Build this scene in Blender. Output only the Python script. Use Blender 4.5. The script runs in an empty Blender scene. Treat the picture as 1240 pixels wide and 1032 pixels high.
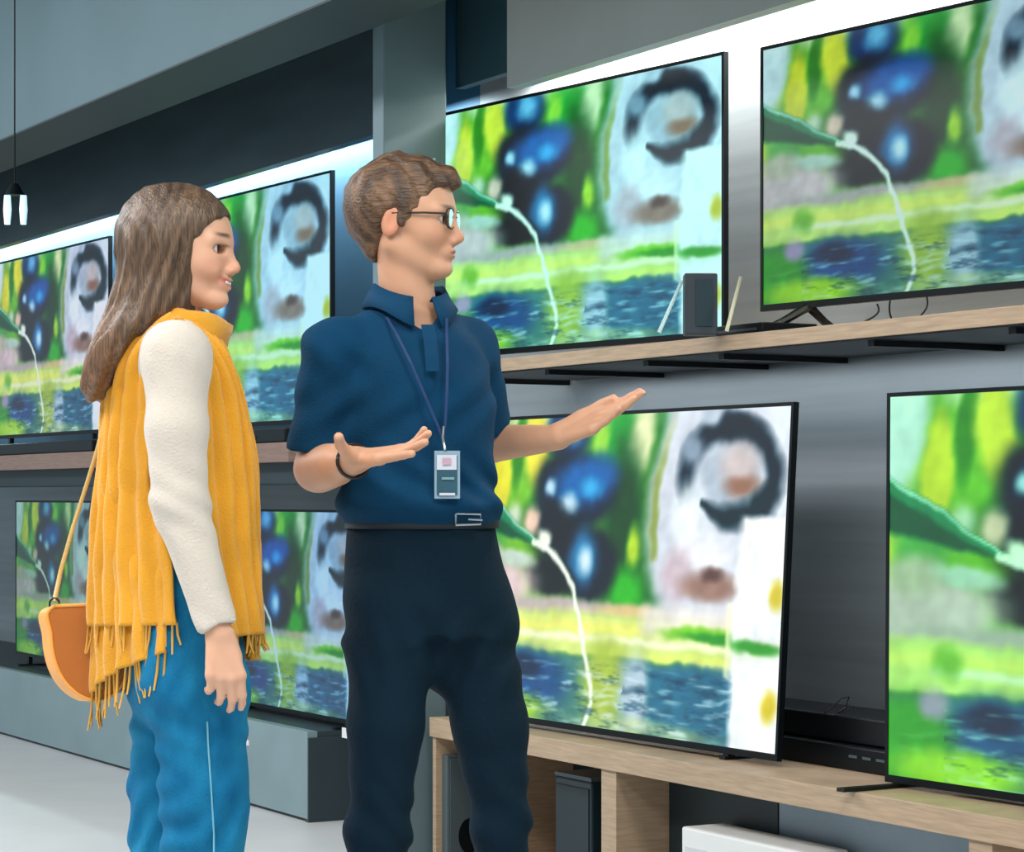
import bpy, math
import numpy as np
from mathutils import Matrix, Vector

# ------------------------------------------------------------------ camera, world, light
F = 2900.0                      # focal length in pixels of the 1240x1032 frame
EYE = 1.16
scn = bpy.context.scene
col = scn.collection
cam_d = bpy.data.cameras.new('camera'); cam = bpy.data.objects.new('camera', cam_d); col.objects.link(cam)
cam.location = (0, 0, EYE); cam.rotation_euler = (math.pi/2, 0, 0)
cam_d.sensor_fit = 'HORIZONTAL'; cam_d.sensor_width = 36; cam_d.lens = F*36/1240
cam_d.shift_y = 84/1240; cam_d.clip_end = 100
scn.camera = cam
scn.view_settings.view_transform = 'Standard'; scn.view_settings.look = 'None'
scn.view_settings.gamma = 1; scn.view_settings.use_curve_mapping = False
scn.view_settings.exposure = -0.08
w = bpy.data.worlds.new('world'); scn.world = w; w.use_nodes = True
bg = w.node_tree.nodes['Background']; bg.inputs[0].default_value = (.62, .80, .90, 1); bg.inputs[1].default_value = .62

TH = math.radians(29.3)
NX, NY = math.cos(TH), math.sin(TH)          # into the wall
TX, TY = math.sin(TH), -math.cos(TH)         # along the wall, to the right / nearer
WROT = math.atan2(TY, TX)
def WP(s, wd, z): return Vector((wd*NX+s*TX, wd*NY+s*TY, z))
def s_at(px, wd):
    u = (px-620)/F; Y = wd/(u*NX+NY); return u*Y*TX+Y*TY

def area(name, loc, rot, sx, sy, power, color):
    l = bpy.data.lights.new(name, 'AREA'); l.shape = 'RECTANGLE'; l.size = sx; l.size_y = sy
    l.energy = power; l.color = color
    o = bpy.data.objects.new(name, l); o.location = loc; o.rotation_euler = rot; col.objects.link(o); return o
# store ceiling lamps over the aisle
area('ceiling_lamp', (-2.6, 3.4, 3.55), (0, 0, WROT), 2.6, .8, 95, (1, .95, .88))
area('ceiling_lamp', (-1.2, 1.6, 3.55), (0, 0, WROT), 2.6, .8, 95, (1, .95, .88))
area('ceiling_lamp', (-3.6, 6.2, 3.55), (0, 0, WROT), 3.0, 1.0, 190, (.95, .97, 1))
area('ceiling_lamp', (.7, 2.2, 3.55), (0, 0, WROT), 2.6, .8, 90, (1, .96, .9))
area('ceiling_lamp', (-5.6, 9.6, 3.55), (0, 0, WROT), 3.0, 1.0, 150, (.95, .97, 1))  # further unseen lamp, added to brighten the floor at left
area('shelf_strip', WP(-4.2, 3.48, 1.47), (math.radians(10), 0, WROT), 3.5, .03, 5.5, (.9, .95, 1))
# light strips hidden in the coves behind the fascia, washing the display wall
COVE = []
for s0, s1, p, c in ((-13.5, -6.65, 75, (.74, .94, 1)), (-6.3, -2.5, 60, (1, .96, .9))):
    a = area('cove_strip', WP((s0+s1)/2, 3.50, 2.40), (math.radians(12), 0, WROT), s1-s0, .06, p, c)

# ------------------------------------------------------------------ helpers
def srgb(r, g, b):
    f = lambda c: (c/255/12.92) if c/255 <= .04045 else ((c/255+.055)/1.055)**2.4
    return (f(r), f(g), f(b), 1)
def nodes(name):
    m = bpy.data.materials.new(name); m.use_nodes = True
    return m, m.node_tree, m.node_tree.nodes['Principled BSDF']
def mat(name, c, rough=.5, metal=0, noise=0, nscale=20, bump=0, bscale=60, stretch=(1, 1, 1), c2=None, sheen=0, sss=0, spec=None):
    m, nt, p = nodes(name)
    p.inputs['Base Color'].default_value = c; p.inputs['Roughness'].default_value = rough; p.inputs['Metallic'].default_value = metal
    if sheen: p.inputs['Sheen Weight'].default_value = sheen
    if sss:
        p.inputs['Subsurface Weight'].default_value = sss; p.inputs['Subsurface Radius'].default_value = (.012, .004, .002); p.inputs['Subsurface Scale'].default_value = 1
    if spec is not None: p.inputs['Specular IOR Level'].default_value = spec
    tc = nt.nodes.new('ShaderNodeTexCoord'); mp = nt.nodes.new('ShaderNodeMapping'); mp.inputs['Scale'].default_value = stretch
    nt.links.new(tc.outputs['Object'], mp.inputs['Vector'])
    if noise or c2:
        n = nt.nodes.new('ShaderNodeTexNoise'); n.inputs['Scale'].default_value = nscale; n.inputs['Detail'].default_value = 5
        nt.links.new(mp.outputs[0], n.inputs['Vector'])
        r = nt.nodes.new('ShaderNodeValToRGB'); r.color_ramp.elements[0].position = .32; r.color_ramp.elements[1].position = .68
        cc = c2 if c2 else tuple(x*(1-noise) for x in c[:3])+(1,)
        r.color_ramp.elements[0].color = cc
        r.color_ramp.elements[1].color = c if c2 else tuple(min(1, x*(1+noise)) for x in c[:3])+(1,)
        nt.links.new(n.outputs[0], r.inputs[0]); nt.links.new(r.outputs[0], p.inputs['Base Color'])
    if bump:
        n2 = nt.nodes.new('ShaderNodeTexNoise'); n2.inputs['Scale'].default_value = bscale; n2.inputs['Detail'].default_value = 4
        nt.links.new(mp.outputs[0], n2.inputs['Vector'])
        b = nt.nodes.new('ShaderNodeBump'); b.inputs['Strength'].default_value = bump; b.inputs['Distance'].default_value = .01
        nt.links.new(n2.outputs[0], b.inputs['Height']); nt.links.new(b.outputs[0], p.inputs['Normal'])
    return m
def tag(o, label=None, cat=None, group=None, kind=None):
    if label: o['label'] = label
    if cat: o['category'] = cat
    if group: o['group'] = group
    if kind: o['kind'] = kind
    return o
def empty(name, loc=(0, 0, 0), rot=(0, 0, 0), parent=None):
    o = bpy.data.objects.new(name, None); o.empty_display_size = .05; col.objects.link(o)
    o.location = loc; o.rotation_euler = rot; return o
def RM(o): return Matrix.LocRotScale(o.location, o.rotation_euler, None)
def link(name, V, Fc, m, root=None, loc=None, rotz=0, smooth=False, local=False):
    """V in world space (local=False) or in the root's space; root = the top-level object"""
    me = bpy.data.meshes.new(name)
    V = np.asarray(V, dtype=float).reshape(-1, 3)
    if root is not None and not local:
        M = np.array(rootM(root).inverted()); V = V@M[:3, :3].T+M[:3, 3]
    if root is None and loc is not None and not local:
        M = np.array((Matrix.Translation(loc)@Matrix.Rotation(rotz, 4, 'Z')).inverted()); V = V@M[:3, :3].T+M[:3, 3]
    me.from_pydata(V.tolist() if not isinstance(V, list) else V, [], Fc if isinstance(Fc, list) else Fc.tolist())
    if smooth: me.polygons.foreach_set('use_smooth', [True]*len(me.polygons))
    me.materials.append(m); me.update()
    o = bpy.data.objects.new(name, me); col.objects.link(o)
    if root is not None: o.parent = root
    elif loc is not None: o.location = loc; o.rotation_euler = (0, 0, rotz)
    return o
def rootM(o):
    M = RM(o)
    while o.parent is not None: o = o.parent; M = RM(o)@M
    return M
BOXF = [(0, 3, 2, 1), (4, 5, 6, 7), (0, 1, 5, 4), (1, 2, 6, 5), (2, 3, 7, 6), (3, 0, 4, 7)]
class MB:
    def __init__(s): s.v = []; s.f = []
    def add(s, v, f):
        n = len(s.v); s.v += [tuple(p) for p in v]; s.f += [tuple(i+n for i in q) for q in f]; return s
    def box(s, x0, x1, y0, y1, z0, z1):
        return s.add([(x0, y0, z0), (x1, y0, z0), (x1, y1, z0), (x0, y1, z0), (x0, y0, z1), (x1, y0, z1), (x1, y1, z1), (x0, y1, z1)], BOXF)
    def wbox(s, s0, s1, w0, w1, z0, z1):
        a = [(s0, w0), (s1, w0), (s1, w1), (s0, w1)]
        return s.add([tuple(WP(p, q, z0)) for p, q in a]+[tuple(WP(p, q, z1)) for p, q in a], BOXF)
    def tube(s, pts, r, seg=8, caps=True):
        pts = [Vector(p) for p in pts]; n = len(pts); rr = r if isinstance(r, (list, tuple)) else [r]*n
        v = []; up = Vector((0.1, .3, 1)).normalized()
        for i, p in enumerate(pts):
            t = (pts[min(i+1, n-1)]-pts[max(i-1, 0)]).normalized()
            a = t.cross(up); a = a.normalized() if a.length > 1e-4 else Vector((1, 0, 0)); b = t.cross(a)
            for k in range(seg):
                q = 2*math.pi*k/seg; v.append(tuple(p+(a*math.cos(q)+b*math.sin(q))*rr[i]))
        f = []
        for i in range(n-1):
            for k in range(seg):
                k2 = (k+1) % seg; f.append((i*seg+k, i*seg+k2, (i+1)*seg+k2, (i+1)*seg+k))
        if caps: f.append(tuple(range(seg))); f.append(tuple((n-1)*seg+k for k in reversed(range(seg))))
        return s.add(v, f)
    def build(s, name, m, root=None, loc=None, rotz=0, smooth=False, local=False, bevel=0, kind=None):
        o = link(name, s.v, s.f, m, root, loc, rotz, smooth, local)
        if bevel:
            b = o.modifiers.new('bevel', 'BEVEL'); b.width = bevel; b.segments = 2; b.limit_method = 'ANGLE'
        if kind: o['kind'] = kind
        return o

# ------------------------------------------------------------------ materials
M = {}
M['floor'] = mat('floor_tiles', srgb(208, 210, 210), .4, noise=.04, nscale=3)
M['wall'] = mat('wall_panel', srgb(132, 142, 147), .45, .12, noise=.10, nscale=3, stretch=(.3, .3, 9))
M['wall_blue'] = mat('blue_grey_panel', srgb(36, 88, 118), .5, .1, noise=.06, nscale=3)
M['soffit'] = mat('soffit_paint', srgb(84, 110, 118), .6, noise=.05, nscale=2)
M['dark'] = mat('dark_paint', srgb(24, 40, 46), .55, noise=.1, nscale=5)
M['fascia_dark'] = mat('dark_brushed_metal', srgb(58, 76, 82), .36, .35, noise=.15, nscale=2, stretch=(1, 1, 6))
M['fascia'] = mat('grey_fascia', srgb(172, 180, 176), .5, .1, noise=.06, nscale=2)
M['pillar'] = mat('pillar_paint', srgb(106, 128, 135), .5, .1, noise=.05, nscale=4)
M['wood'] = mat('oak_laminate', srgb(176, 152, 126), .5, noise=.14, nscale=6, stretch=(2, 2, 30), bump=.1)
M['wood_dark'] = mat('brown_laminate', srgb(128, 104, 92), .5, noise=.14, nscale=6, stretch=(2, 2, 30), bump=.1)
M['cab_grey'] = mat('grey_cabinet', srgb(130, 152, 157), .45, .1, noise=.06, nscale=4)
M['cab_end'] = mat('dark_cabinet_end', srgb(46, 60, 66), .5)
M['black'] = mat('black_plastic', srgb(8, 14, 18), .4, spec=.2)
M['blackm'] = mat('black_metal', srgb(12, 16, 20), .4, .3)
M['charcoal'] = mat('charcoal_plastic', srgb(44, 54, 64), .45)
M['speaker'] = mat('speaker_grey', srgb(72, 86, 92), .45)
M['teal_box'] = mat('teal_black_box', srgb(18, 46, 56), .4)
M['white'] = mat('white_card', srgb(225, 228, 228), .6)
M['ceil'] = mat('ceiling_paint', srgb(90, 102, 106), .8)

# ------------------------------------------------------------------ setting
def structure(o): o['kind'] = 'structure'; return o
mb = MB(); mb.add([(-9, -2.5, 0), (3.2, -2.5, 0), (3.2, 15, 0), (-9, 15, 0), (-9, -2.5, -.08), (3.2, -2.5, -.08), (3.2, 15, -.08), (-9, 15, -.08)],
                  [(0, 1, 2, 3), (7, 6, 5, 4), (4, 5, 1, 0), (5, 6, 2, 1), (6, 7, 3, 2), (7, 4, 0, 3)])
structure(mb.build('floor', M['floor']))
structure(MB().box(-9, 3.2, -2.5, 15, 3.6, 3.68).build('ceiling', M['ceil']))
S_L, S_R = -14.2, -2.3
structure(MB().wbox(-6.62, S_R, 3.60, 3.72, 0, 3.6).build('wall_right', M['wall'], loc=WP(-6.62, 3.6, 0), rotz=WROT))
structure(MB().wbox(S_L, -6.62, 3.60, 3.72, 1.2, 3.6).build('wall_left', M['wall_blue'], loc=WP(S_L, 3.6, 1.2), rotz=WROT))
structure(MB().wbox(S_L, -6.62, 4.20, 4.30, 0, 3.6).build('wall_back', M['wall'], loc=WP(S_L, 4.2, 0), rotz=WROT))
structure(MB().wbox(-6.68, -6.62, 3.72, 4.20, 0, 1.2).build('wall_side', M['dark'], loc=WP(-6.2, 3.72, 0), rotz=WROT))
structure(MB().wbox(S_L, S_R, 2.60, 2.85, 2.434, 3.6).build('trim_1', M['soffit'], loc=WP(S_L, 2.6, 2.434), rotz=WROT))
structure(MB().wbox(S_L, S_R, 2.598, 2.852, 2.428, 2.434).build('trim_2', M['dark'], loc=WP(S_L, 2.6, 2.428), rotz=WROT))  # thin sheet whose dark colour gives the soffit a shaded underside
structure(MB().wbox(S_L, s_at(533, 3.22), 3.20, 3.24, 2.258, 3.6).build('trim_3', M['fascia_dark'], loc=WP(S_L, 3.2, 2.258), rotz=WROT))
structure(MB().wbox(-5.73, S_R, 3.20, 3.24, 2.276, 3.6).build('trim_4', M['fascia'], loc=WP(-5.73, 3.2, 2.276), rotz=WROT))
structure(MB().wbox(s_at(533, 3.22)+.001, -5.731, 3.27, 3.30, 2.345, 3.6).build('trim_5', mat('teal_recess', srgb(34, 68, 78), .5, noise=.1, nscale=3), loc=WP(-6.0, 3.42, 2.29), rotz=WROT))
# pillar between the two bays
pl = MB().wbox(-6.13, -6.06, 2.985, 3.185, 0, 3.6).build('trim_6', M['pillar'], loc=WP(-6.1, 3.0, 0), rotz=WROT, bevel=.004)
structure(pl)
dd = MB()
for z, h in ((2.115, .006), (2.085, .022), (2.05, .016), (2.02, .005)):
    dd.wbox(-6.0602, -6.0585, 3.142, 3.150, z, z+h)
dd.build('paint_scuff', M['white'], pl)

# ------------------------------------------------------------------ shelves and cabinets
def part_box(name, b, m, root, bevel=.0015): return MB().wbox(*b).build(name, m, root, bevel=bevel)
# upper right shelf
us = empty('display_shelf', WP(-4.4, 3.4, 1.499), (0, 0, WROT))
tag(us, 'long oak wall shelf above the lower televisions, right of the pillar', 'shelf')
part_box('shelf_board', (-6.04, -2.4, 3.2, 3.598, 1.501, 1.537), M['wood'], us)
part_box('underside_shade', (-6.04, -2.4, 3.203, 3.598, 1.497, 1.501), M['black'], us, .0005)  # black sheet paints the shade beneath the oak board
for px, py in ((662, 458), (775, 446), (900, 434), (995, 428), (1183, 412), (1360, 400)):
    s = s_at(px, 3.52)
    part_box('shelf_bracket', (s-.02, s+.003, 3.23, 3.598, 1.484, 1.499), M['blackm'], us, .001)
# left upper shelf
ls = empty('display_shelf', WP(-9.5, 3.4, 1.27), (0, 0, WROT))
tag(ls, 'thick brown wall shelf behind the woman, left of the pillar', 'shelf')
part_box('shelf_board', (-13.6, -7.2, 3.2, 3.598, 1.27, 1.335), M['wood_dark'], ls)
part_box('shelf_skirt', (-13.6, -7.2, 3.25, 3.598, 1.20, 1.27), M['dark'], ls)
# lower right cabinet
S0 = -6.0; S1 = -2.4
lc = empty('display_cabinet', WP(-4.4, 3.3, 0), (0, 0, WROT))
tag(lc, 'low oak display cabinet with open compartments under the right-hand televisions', 'cabinet')
part_box('top_board', (S0, S1, 3.10, 3.598, .481, .535), M['wood'], lc)
sd0 = s_at(728, 3.11)
sd1 = s_at(1173, 3.11)
part_box('divider', (S0, S0+.02, 3.11, 3.59, .03, .481), M['wood'], lc)
part_box('divider', (sd0, sd0+.07, 3.11, 3.28, .03, .481), M['wood'], lc)
part_box('divider', (sd1, sd1+.07, 3.11, 3.59, .03, .481), M['wood'], lc)
part_box('bottom_board', (S0, S1, 3.12, 3.59, .03, .07), M['wood'], lc)
part_box('plinth', (S0, S1, 3.2, 3.55, 0, .03), M['dark'], lc)
part_box('back_panel', (S0, sd0+.07, 3.56, 3.59, .07, .481), M['dark'], lc)
part_box('inner_panel', (sd0+.0701, s_at(948, 3.28), 3.265, 3.29, .07, .481), M['dark'], lc)
part_box('door_panel', (s_at(948, 3.28)+.001, sd1-.001, 3.268, 3.285, .07, .481), mat('steel_panel', srgb(128, 144, 156), .4, .3, noise=.12, nscale=3), lc)
part_box('back_panel', (sd0+.0705, S1, 3.56, 3.59, .07, .481), M['wall'], lc)
# lower left cabinet
SE = s_at(372, 3.52)
lcab = empty('display_cabinet', WP(-9.5, 3.3, .0), (0, 0, WROT))
tag(lcab, 'long low grey display cabinet with dark end panel, left of the man', 'cabinet')
part_box('front_panel', (-14.2, SE, 3.52, 3.56, .012, .322), M['cab_grey'], lcab)
part_box('top_board', (-14.2, SE, 3.56, 4.19, .28, .322), M['cab_end'], lcab)
part_box('end_panel', (SE-.02, SE+.006, 3.522, 3.90, .0, .30), M['cab_end'], lcab)
part_box('plinth', (-14.2, SE-.03, 3.53, 4.1, 0, .011), M['dark'], lcab)
s = s_at(300, 3.52)
MB().wbox(s-.016, s+.016, 3.516, 3.52, .225, .245).build('lock_plate', M['white'], lcab)

# ------------------------------------------------------------------ the picture the televisions show
GW, GH = 288, 162
U, Vv = np.meshgrid((np.arange(GW)+.5)/GW, (np.arange(GH)+.5)/GH, indexing='xy')
def crom(K, n):
    K = np.array(K, float); m = len(K); out = []
    for t in np.linspace(0, m-1, n):
        i = min(int(t), m-2); f = t-i; p0, p1, p2, p3 = K[max(i-1, 0)], K[i], K[i+1], K[min(i+2, m-1)]
        out.append(.5*((2*p1)+(-p0+p2)*f+(2*p0-5*p1+4*p2-p3)*f*f+(-p0+3*p1-3*p2+p3)*f**3))
    return np.array(out)
IMG = np.zeros((GH, GW, 3))
def vnoise(x, y, z=0.0, seed=0):
    r = 0
    rs = np.random.RandomState(seed)
    for i in range(7):
        a = rs.uniform(-1, 1, 3)*(1+i*.6); p = rs.uniform(0, 6.28)
        r = r+np.sin(a[0]*x+a[1]*y+a[2]*z+p+1.3*np.sin(a[1]*x*.7-a[0]*y*.8+p*2))/(1+i*.3)
    return r/3.6
U0, V0 = U, Vv
U = U0+.007*vnoise(U0*38, V0*22, 0, 21)+.001*vnoise(U0*110, V0*70, 0, 22)
Vv = V0+.010*vnoise(U0*36, V0*24, 0, 23)+.0015*vnoise(U0*120, V0*66, 0, 24)
def paint(mask, c):
    global IMG
    mask = np.clip(mask, 0, 1)[..., None]
    IMG = IMG*(1-mask)+np.array(c, float)/255*mask
def blob(cx, cy, rx, ry, c, rot=0, soft=.35, a=1.0):
    dx = (U-cx)*1.78; dy = Vv-cy; rx = rx*1.78
    cr, sr = math.cos(rot), math.sin(rot)
    x = dx*cr+dy*sr; y = -dx*sr+dy*cr
    d = np.sqrt((x/rx)**2+(y/ry)**2)
    t = np.clip((1+soft-d)/(2*soft), 0, 1); paint(a*t*t*(3-2*t), c)
def rect(x0, x1, y0, y1, c, soft=.02, a=1.0):
    s = lambda e: np.clip(e/soft+.5, 0, 1)
    paint(a*s(U-x0)*s(x1-U)*s(Vv-y0)*s(y1-Vv), c)
def stroke(pts, wd, c, a=1.0, soft=.6):
    d = np.full(U.shape, 9.)
    for (x0, y0, w0), (x1, y1, w1) in zip([(*p, w_) for p, w_ in zip(pts, wd)][:-1], [(*p, w_) for p, w_ in zip(pts, wd)][1:]):
        ax, ay = (x1-x0)*1.78, y1-y0; px, py = (U-x0)*1.78, Vv-y0
        t = np.clip((px*ax+py*ay)/(ax*ax+ay*ay+1e-9), 0, 1)
        d = np.minimum(d, np.hypot(px-ax*t, py-ay*t)/(w0+(w1-w0)*t))
    paint(a*np.clip((1+soft-d)/(2*soft), 0, 1), c)
def ring(cx, cy, rx, ry, wd, c, a0=0, a1=360, rot=0, a=1.0):
    pts = []
    for q in np.linspace(math.radians(a0), math.radians(a1), 26):
        x, y = rx*math.cos(q), ry*math.sin(q)
        pts.append((cx+x, cy+y))
    stroke(pts, [wd]*len(pts), c, a)
IMG[:] = np.array((14, 104, 34))/255
# top-left pale corner, greens and yellow petals
blob(.22, .25, .34, .40, (120, 190, 50), soft=.7)
blob(.0, .45, .10, .30, (226, 220, 70), soft=.6)
rect(.12, .62, -.1, .035, (226, 236, 200), .05, .8)
blob(.0, .05, .085, .30, (222, 236, 238), .25, .25)
blob(.07, .40, .06, .16, (90, 170, 80), soft=.5)
blob(.105, .20, .034, .15, (226, 222, 60), .12, .3)
blob(.165, .10, .02, .14, (60, 140, 30), .1, .4)
blob(.225, .10, .042, .13, (232, 226, 70), -.2, .35)
blob(.16, .34, .03, .05, (200, 220, 190), soft=.5)
blob(.24, .34, .05, .07, (20, 90, 40), soft=.6)
# leaves between berries and the ring
blob(.50, .10, .075, .16, (40, 175, 60), soft=.5)
blob(.445, .09, .03, .08, (160, 225, 70), soft=.6)
blob(.57, .10, .035, .12, (235, 240, 190), .3, .5)
blob(.53, .36, .06, .28, (4, 74, 22), soft=.5)
blob(.565, .42, .022, .06, (180, 220, 40), soft=.7)
blob(.545, .56, .05, .07, (50, 180, 30), soft=.6)
# berries
blob(.335, .05, .075, .09, (12, 60, 110), soft=.3)
blob(.35, .04, .035, .045, (120, 190, 225), soft=.8)
blob(.33, .22, .10, .11, (6, 26, 40), soft=.35)
blob(.375, .25, .135, .125, (6, 34, 60), -.12, .25)
blob(.40, .21, .10, .08, (4, 104, 176), -.15, .5)
blob(.42, .235, .03, .03, (60, 170, 225), soft=.9)
blob(.345, .295, .03, .04, (190, 222, 240), soft=.7)
blob(.285, .235, .017, .03, (180, 215, 235), soft=.8)
blob(.29, .34, .05, .06, (8, 24, 36), soft=.5)
blob(.33, .42, .09, .09, (6, 20, 30), soft=.5)
blob(.42, .48, .09, .13, (6, 28, 44), soft=.25)
blob(.405, .46, .042, .085, (50, 140, 196), .2, .7)
blob(.413, .47, .02, .042, (212, 238, 250), .2, .8)
blob(.29, .53, .085, .065, (10, 22, 22), .1, .3)
blob(.225, .345, .028, .045, (226, 196, 176), .1, .6)
# grey-pink ground on the left
blob(.08, .56, .16, .10, (216, 196, 196), soft=.4)
blob(.06, .47, .06, .05, (196, 190, 170), soft=.6)
blob(.17, .47, .07, .03, (190, 210, 196), .1, .5)
blob(.3, .625, .3, .03, (190, 180, 176), soft=.6)
blob(.56, .625, .09, .025, (214, 190, 140), soft=.6)
# grey stone with the dark ring
blob(.84, .34, .235, .46, (206, 214, 226), .05, .12)
ring(.84, .36, .215, .50, .016, (150, 170, 90), 170, 265)
rect(.66, 1.0, -.1, .25, (214, 222, 234), .06)
rect(.93, 1.0, -.1, .45, (230, 240, 250), .04)
ring(.838, .205, .125, .150, .040, (12, 36, 52), 150, 400)
blob(.85, .06, .07, .045, (8, 28, 42), soft=.4)
blob(.78, .02, .03, .03, (190, 205, 220), soft=.6)
blob(.73, .12, .03, .05, (140, 160, 180), .5, .6)
blob(.835, .21, .088, .10, (176, 190, 204), soft=.35)
blob(.865, .17, .05, .065, (196, 186, 186), soft=.6)
blob(.875, .235, .045, .030, (150, 112, 92), soft=.7)
blob(.73, .33, .05, .10, (226, 236, 242), soft=.5)
stroke([(.765, .285), (.83, .325), (.90, .315), (.955, .25)], [.012, .032, .036, .03], (12, 42, 52))
blob(.78, .44, .08, .07, (232, 236, 244), soft=.5)
blob(.70, .50, .045, .08, (206, 190, 200), soft=.5)
blob(.80, .535, .085, .042, (156, 124, 112), .0, .5)
blob(.80, .50, .03, .02, (96, 70, 64), soft=.7)
# band of blades floating on the water
rect(-.1, 1.1, .635, .775, (206, 226, 130), .03)
rect(-.1, .60, .665, .70, (240, 240, 120), .03, .8)
rect(.10, 1.1, .705, .725, (246, 250, 220), .02, .9)
rect(.60, 1.1, .60, .69, (238, 232, 224), .04, .8)
blob(.78, .675, .11, .022, (120, 200, 40), .0, .5)
blob(.82, .685, .09, .016, (50, 150, 40), .0, .5)
blob(.93, .69, .06, .016, (80, 180, 60), .05, .5)
blob(.13, .69, .03, .04, (110, 180, 50), soft=.6, a=.8)
rect(.45, 1.1, .745, .765, (220, 240, 110), .02, .7)
# water with ripples
rect(-.1, 1.1, .775, 1.1, (70, 130, 120), .02)
blob(.24, .87, .13, .10, (24, 86, 140), soft=.4)
blob(.22, .83, .06, .04, (12, 46, 80), soft=.5)
blob(.04, .90, .10, .12, (60, 160, 40), soft=.4)
blob(.15, .965, .14, .05, (170, 214, 40), soft=.5)
blob(.10, .80, .03, .04, (180, 160, 190), soft=.6)
blob(.49, .86, .07, .14, (166, 190, 70), soft=.5)
blob(.59, .88, .05, .12, (176, 200, 214), soft=.5)
rect(.63, .88, .785, 1.1, (40, 112, 140), .03)
rip = np.sin((Vv*150+6*vnoise(U*14, Vv*9, 0, 3)))*np.clip(vnoise(U*30, Vv*26, 0, 5)*1.4+.3, 0, 1)
wm = np.clip((Vv-.785)/.03, 0, 1)*np.clip(.2+1.0*(U > .32)+.4*(U > .15), 0, 1)*(U < .90)
paint(wm*np.clip(rip, 0, 1)*.75, (214, 236, 246))
rip2 = np.sin((Vv*110+5*vnoise(U*11, Vv*12, 0, 9)+1))*np.clip(vnoise(U*24, Vv*30, 0, 8)*1.4+.2, 0, 1)
paint(wm*np.clip(rip2, 0, 1)*.6*(U > .55), (8, 50, 78))
blob(.62, .985, .20, .03, (206, 222, 150), soft=.6, a=.6)
# pale petals at the right edge
rect(.875, 1.1, .325, .60, (246, 250, 250), .02)
rect(.865, 1.1, .56, 1.1, (240, 246, 250), .02)
rect(.865, .99, .68, .735, (210, 230, 180), .03, .5)
blob(.93, .70, .07, .02, (60, 160, 50), .03, .5)
blob(.98, .55, .02, .04, (214, 200, 60), soft=.6)
blob(.975, .87, .022, .045, (206, 190, 40), soft=.6)
blob(.90, .95, .03, .06, (226, 236, 236), soft=.6)
rect(.853, .862, .58, .80, (244, 250, 200), .012, .9)
# leaf blade entering from the left and the white stem
paint(np.clip((.006+.075*np.clip(1-U/.265, 0, 1)-np.abs(Vv-(.285+U*.52)))/.02+.2, 0, 1)*(U < .275), (6, 92, 62))
stroke([(0, .215), (.14, .33), (.26, .42)], [.008, .007, .006], (170, 226, 200))
stroke([(0, .24), (.14, .345), (.25, .42)], [.014, .012, .006], (40, 150, 100), .8)
blob(.27, .40, .02, .03, (236, 246, 226), soft=.6)
stem = crom([(.235, .415), (.30, .445), (.36, .53), (.40, .66), (.43, .80), (.455, .90), (.45, .94), (.43, 1.0)], 40)
stroke([tuple(q) for q in stem], list(np.linspace(.0125, .009, 40)), (236, 248, 230))
m1 = vnoise(U0*34, V0*110, 0, 31); m2 = vnoise(U0*44, V0*130, 0, 32)
wz = np.clip((V0-.79)/.03, 0, 1)*(U0 < .87)*(U0 > .12)
paint(wz*np.clip(m1*2.2-.5, 0, 1)*.55, (216, 238, 246)); paint(wz*np.clip(m2*2.2-.4, 0, 1)*.55, (14, 62, 92))
IMG = IMG*(1+.08*vnoise(U0*45, V0*30, 0, 33)[..., None])
IMG = np.clip((IMG-.5)*1.14+.5, 0, 1)
LIN = np.where(IMG <= .04045, IMG/12.92, ((IMG+.055)/1.055)**2.4)

def picture_mesh():
    me = bpy.data.meshes.new('screen_picture')
    xs = np.linspace(0, 1, GW); zs = np.linspace(1, 0, GH)
    X, Z = np.meshgrid(xs, zs, indexing='xy')
    V = np.stack([X.ravel(), np.zeros(X.size), Z.ravel()], 1)
    i = np.arange(GW*GH).reshape(GH, GW)
    Fq = np.stack([i[1:, :-1].ravel(), i[1:, 1:].ravel(), i[:-1, 1:].ravel(), i[:-1, :-1].ravel()], 1)
    me.from_pydata(V.tolist(), [], Fq.tolist())
    a = me.color_attributes.new('picture', 'FLOAT_COLOR', 'POINT')
    c = np.ones((GW*GH, 4), dtype=np.float32); c[:, :3] = LIN.reshape(-1, 3); a.data.foreach_set('color', c.ravel())
    me.materials.append(M['black']); return me
PIC = picture_mesh()
def screen_mat(tint, strength, gam=1.0):
    m, nt, p = nodes('screen_glow')
    at = nt.nodes.new('ShaderNodeAttribute'); at.attribute_name = 'picture'
    g = nt.nodes.new('ShaderNodeGamma'); g.inputs[1].default_value = gam
    mx = nt.nodes.new('ShaderNodeMix'); mx.data_type = 'RGBA'; mx.blend_type = 'MULTIPLY'; mx.inputs[0].default_value = 1
    nt.links.new(at.outputs['Color'], g.inputs[0]); nt.links.new(g.outputs[0], mx.inputs[6]); mx.inputs[7].default_value = (*tint, 1)
    nt.links.new(mx.outputs[2], p.inputs['Emission Color']); p.inputs['Emission Strength'].default_value = strength
    p.inputs['Base Color'].default_value = (.01, .01, .012, 1); p.inputs['Roughness'].default_value = .3
    return m

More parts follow.
